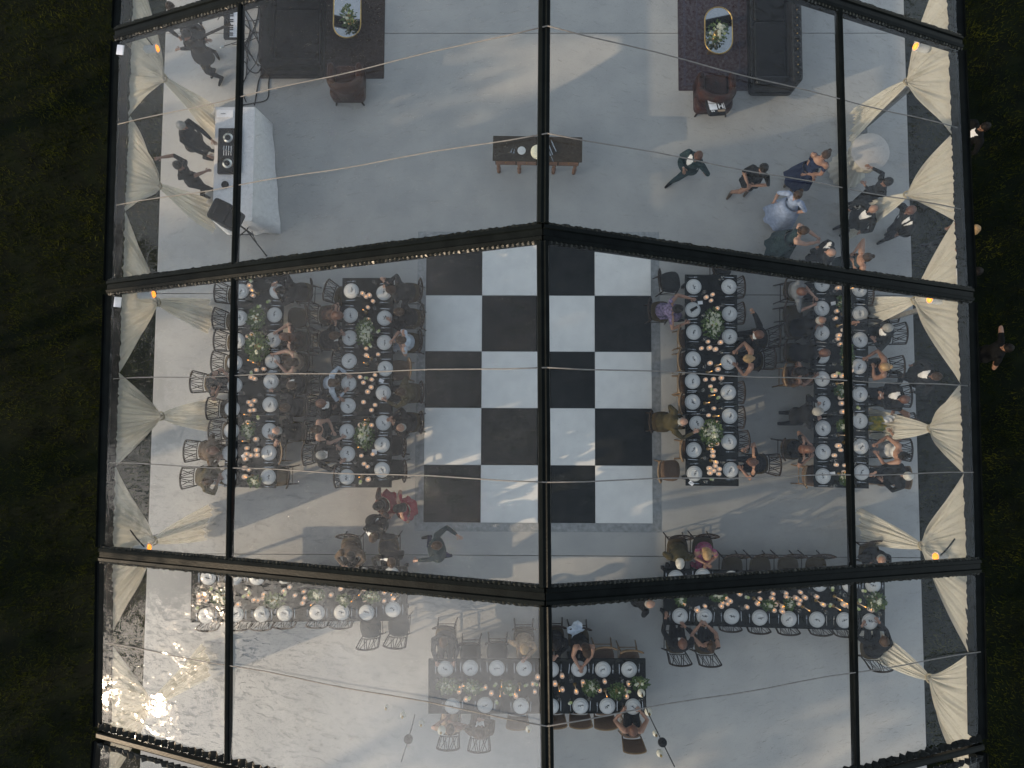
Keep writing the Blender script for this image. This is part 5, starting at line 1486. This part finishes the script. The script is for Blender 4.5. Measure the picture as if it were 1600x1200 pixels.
# keyboard on stand
p = U(361, 38, .95)
root = empty('keyboard', (p.x, p.y, 0), 0, 'electric piano with white keys standing beside the upper left purlin', 'keyboard')
mb = MB(); mb.rbox((0, 0, .93), (.30, .62, .07), r=.02); mb.build('case', M_black, root)
for k in range(14): mb = MB(); mb.box((.06, -.29 + .58 * (k + .5) / 14, .968), (.15, .58 / 14 - .004, .012)); mb.build('white_key', M_paper, root)
for k in (1, 2, 4, 5, 6, 8, 9, 11, 12, 13): mb = MB(); mb.box((.015, -.29 + .58 * k / 14, .98), (.09, .018, .016)); mb.build('black_key', M_blackgloss, root)
for s in (-1, 1): mb = MB(); mb.tube([(-.1 * s, -.2, 0), (.1 * s, .2, .9)], .015, 6); mb.tube([(.1 * s, -.2, 0.0), (-.1 * s, .2, .9)], .0149, 6); mb.build('stand_leg', M_black, root)
# microphone / light stands: thin black tripods
def thin_stand(px, py, h, boom, lab, seed):
    rs = random.Random(seed); q = U(px, py, 0)
    root = empty('microphone_stand', (q.x, q.y, 0), rs.uniform(0, 6), lab, 'stand', 'thin black stands on the stage area')
    mb = MB(); mb.tube([(0, 0, .05), (0, 0, h)], .011, 6); mb.build('pole', M_black, root)
    for k in range(3):
        a = 2 * PI * k / 3; mb = MB(); mb.tube([(0, 0, .18), (math.cos(a) * .32, math.sin(a) * .32, .01)], .009, 5); mb.build('leg', M_black, root)
    mb = MB(); mb.tube([(-.15, 0, h - .08), (boom, 0, h + .12)], .008, 5); mb.build('boom', M_black, root)
    mb = MB(); mb.ball((boom + .03, 0, h + .13), (.05, .026, .026), 8, 5); mb.build('microphone', M_steel, root)
thin_stand(385, 75, 1.35, .45, 'thin black microphone stand among cables, nearest the keyboard', 1)
thin_stand(405, 105, 1.1, .35, 'thin black stand between the keyboard and the brown sofa', 5)
thin_stand(400, 40, 1.2, .5, 'thin black stand highest in the cable tangle', 9)
rs = random.Random(21)
for i, pts in enumerate([[(372, 20), (400, 12), (416, 16)], [(374, 30), (398, 55), (408, 80), (412, 108), (405, 125), (402, 140), (398, 165)], [(418, 84), (412, 60), (395, 52), (375, 92)], [(380, 104), (377, 98), (384, 98), (388, 108), (396, 114), (404, 113), (410, 100), (411, 80)],
                        [(372, 140), (384, 122), (386, 100), (388, 70), (402, 30), (405, 0)], [(376, 165), (395, 162), (418, 155), (420, 130), (424, 112), (434, 108)], [(376, 10), (390, 40), (388, 60), (375, 75)], [(385, 160), (380, 150), (374, 148)]]):
    P3 = [U(x, y, 0) + Vector((0, 0, .012)) for x, y in pts]
    # smooth
    out = []
    for k in range(len(P3) - 1):
        p0 = P3[max(0, k - 1)]; p1, p2 = P3[k], P3[k + 1]; p3 = P3[min(len(P3) - 1, k + 2)]
        for q in range(6):
            t = q / 6; out.append(.5 * ((2 * p1) + (p2 - p0) * t + (2 * p0 - 5 * p1 + 4 * p2 - p3) * t * t + (3 * p1 - p0 - 3 * p2 + p3) * t ** 3))
    out.append(P3[-1]); mb = MB(); mb.tube(out, .012, 6)
    tag(mb.build('cable', M_cable, None, True), 'black cable on the floor, ' + ['highest in the tangle', 'longest one running down past the sofa', 'looping past the stand bases', 'small curled loop by the purlin', 'long one from the top edge to the table', 'squared loop nearest the draped table', 'short one beside the keyboard', 'tiny end by the table corner'][i], 'cable')
# guitar held by the musician
p = U(300, 66, 1.08); root = empty('guitar', p, R(25), 'dark guitar held across the body of the upper left musician', 'guitar')
mb = MB(); mb.lathe([(.17, -.04), (.18, 0), (.17, .04), (.001, .04)], n=24, sx=1.0, sy=.85); mb.lathe([(.13, -.039), (.135, 0), (.13, .039), (.001, .039)], c=(.19, 0, 0), n=20); mb.build('body', M_black, root, False)
mb = MB(); mb.box((.52, 0, .03), (.5, .05, .02)); mb.box((.82, 0, .03), (.14, .07, .018)); mb.build('neck', M_wood, root)

# ------------------------------------------------------------------ hanging globes at the bottom
def pend(pts, globes, lab, z0=3.6):
    root = empty('festoon_light', U(*pts[0], z0), 0, lab, 'hanging lights')
    o0 = Vector(root.location)
    mb = MB(); P3 = [U(x, y, z0 + (.15 if 0 < k < len(pts) - 1 else 0)) - o0 for k, (x, y) in enumerate(pts)]; mb.tube(P3, .009, 5); mb.build('cord', M_cable, root)
    if len(pts) > 2:
        mb = MB(); mb.lathe([(.02, -.03), (.07, -.02), (.07, .02), (.025, .03), (.02, .04)], c=P3[2], n=14); mb.build('hub', M_black, root)
    for x, y, r in globes:
        c = U(x, y, z0 - .1) - o0; mb = MB(); mb.ball(c, (r, r, r * 1.45), 14, 9); g = mb.build('paper_globe', M_globe, root, True)
        mb = MB(); mb.lathe([(.02, 0), (.02, .03)], c=c + Vector((0, 0, r * 1.40)), n=8); mb.build('cap', M_brass, g)
pend([(1003, 1082), (1012, 1113), (1035, 1160), (1054, 1198)], [(1002, 1083, .062), (1013, 1112, .06), (1024, 1146, .045), (1031, 1177, .055)], 'hanging cluster of white paper globes right of the ridge beam at the bottom')
pend([(648, 1117), (645, 1130), (638, 1155), (627, 1190)], [(630, 1117, .05), (659, 1130, .05), (690, 1141, .066), (604, 1105, .035), (826, 1139, .05)], 'hanging cluster of white paper globes under the glare left of the ridge beam')
# pale jacket on a chair and white napkin in a lap, white handbag
def drape(px, py, z, w, h, m, name, lab, cat, rz=0):
    p = U(px, py, z); P = np.zeros((9, 9, 3))
    for i in range(9):
        for j in range(9):
            u, v = i / 8 - .5, j / 8 - .5
            P[i, j] = (u * w * (1 + .15 * math.sin(v * 9)), v * h * (1 + .12 * math.sin(u * 7)), .025 * math.sin(u * 14 + v * 6) - .18 * (abs(v) ** 2) * 2)
    tag(link(name, grid_mesh(P, name, m), None, p, rz), lab, cat)
drape(900, 984, .93, .30, .22, CLOTH['paleblue'], 'shawl', 'pale blue shawl hung over a chair back at the bottom table', 'shawl', .6)
drape(330, 755, .78, .36, .14, CLOTH['white'], 'napkin', 'white napkin in the lap of the guest in olive clothes', 'napkin', .1)
drape(750, 1140, .95, .16, .24, CLOTH['white'], 'napkin', 'white napkin on the broad guest at the bottom table', 'napkin', 0)
drape(1390, 655, .98, .20, .14, CLOTH['white'], 'clutch_bag', 'white clutch bag held by the woman in the yellow dress', 'bag', .3)
# ------------------------------------------------------------------ trees west of the tent, outside the picture: they break the low sun
def tree(x, y, h, spread, seed):
    rs = random.Random(seed)
    root = empty('broadleaf_tree', (x, y, -.06), 0, 'broadleaf tree on the lawn far west of the tent, outside the photograph', 'tree', 'trees west of the tent')
    mb = MB(); mb.tube([(0, 0, 0), (.1, .05, h * .3), (0, .1, h * .6)], [.28, .2, .12], 8)
    for k in range(7):
        a = rs.uniform(0, 6.28); b = Vector((0, .05, h * rs.uniform(.3, .55))); mb.tube([b, b + Vector((math.cos(a) * spread * .4, math.sin(a) * spread * .4, h * .15)), b + Vector((math.cos(a) * spread * .75, math.sin(a) * spread * .75, h * .3))], [.09, .06, .02], 5)
    mb.build('trunk', M_bark, root, True)
    n = 7000; r2 = np.random.default_rng(seed)
    clumps = r2.normal(0, 1, (34, 3)); clumps /= np.linalg.norm(clumps, axis=1)[:, None]; clumps *= r2.uniform(.35, 1, (34, 1))
    ci = r2.integers(0, 34, n); P = clumps[ci] * np.array([spread, spread, h * .16]) + np.array([0, 0, h * .80]) + r2.normal(0, .32, (n, 3)) * np.array([1, 1, .8])
    d1 = r2.normal(0, 1, (n, 3)); d1 /= np.linalg.norm(d1, axis=1)[:, None]; d2 = np.cross(d1, r2.normal(0, 1, (n, 3))); d2 /= np.linalg.norm(d2, axis=1)[:, None]
    s = r2.uniform(.07, .16, (n, 1))
    V = np.stack([P - d1 * s, P + d2 * s * .6, P + d1 * s, P - d2 * s * .6], 1).reshape(-1, 3)
    me = bpy.data.meshes.new('crown'); me.from_pydata(V.tolist(), [], np.arange(4 * n).reshape(-1, 4).tolist()); me.materials.append(M_crown)
    link('crown', me, root)
TREES = [(26, -14, 13.5, 3.4), (27, -9.6, 13.2, 2.7), (26, -1.8, 13.0, 2.4), (31, -5.0, 12.6, 1.5), (29, 6.6, 13.4, 2.5), (26, 11.0, 14.0, 3.0), (28, 16, 13.5, 3.2),
         (40, -13, 11.0, 3.6), (43, -7.0, 11.4, 3.2), (41, -1.0, 10.8, 3.4), (44, 4.6, 11.3, 3.3), (41, 10.4, 10.7, 3.6), (43, 16.5, 11.6, 4)]
for i, (d, c, h, sp) in enumerate(TREES):
    a = Vector((SUN_DIR.x, SUN_DIR.y, 0)).normalized(); b = Vector((-a.y, a.x, 0))
    q = a * d + b * c
    tree(q.x, q.y, h, sp, 100 + i)
# the prototypes below ground have served their purpose
for r_ in (P_plate, P_votive, P_taper, P_bud, *CH.values()):
    for c_ in list(r_.children):
        for g_ in list(c_.children): bpy.data.objects.remove(g_)
        bpy.data.objects.remove(c_)
    bpy.data.objects.remove(r_)
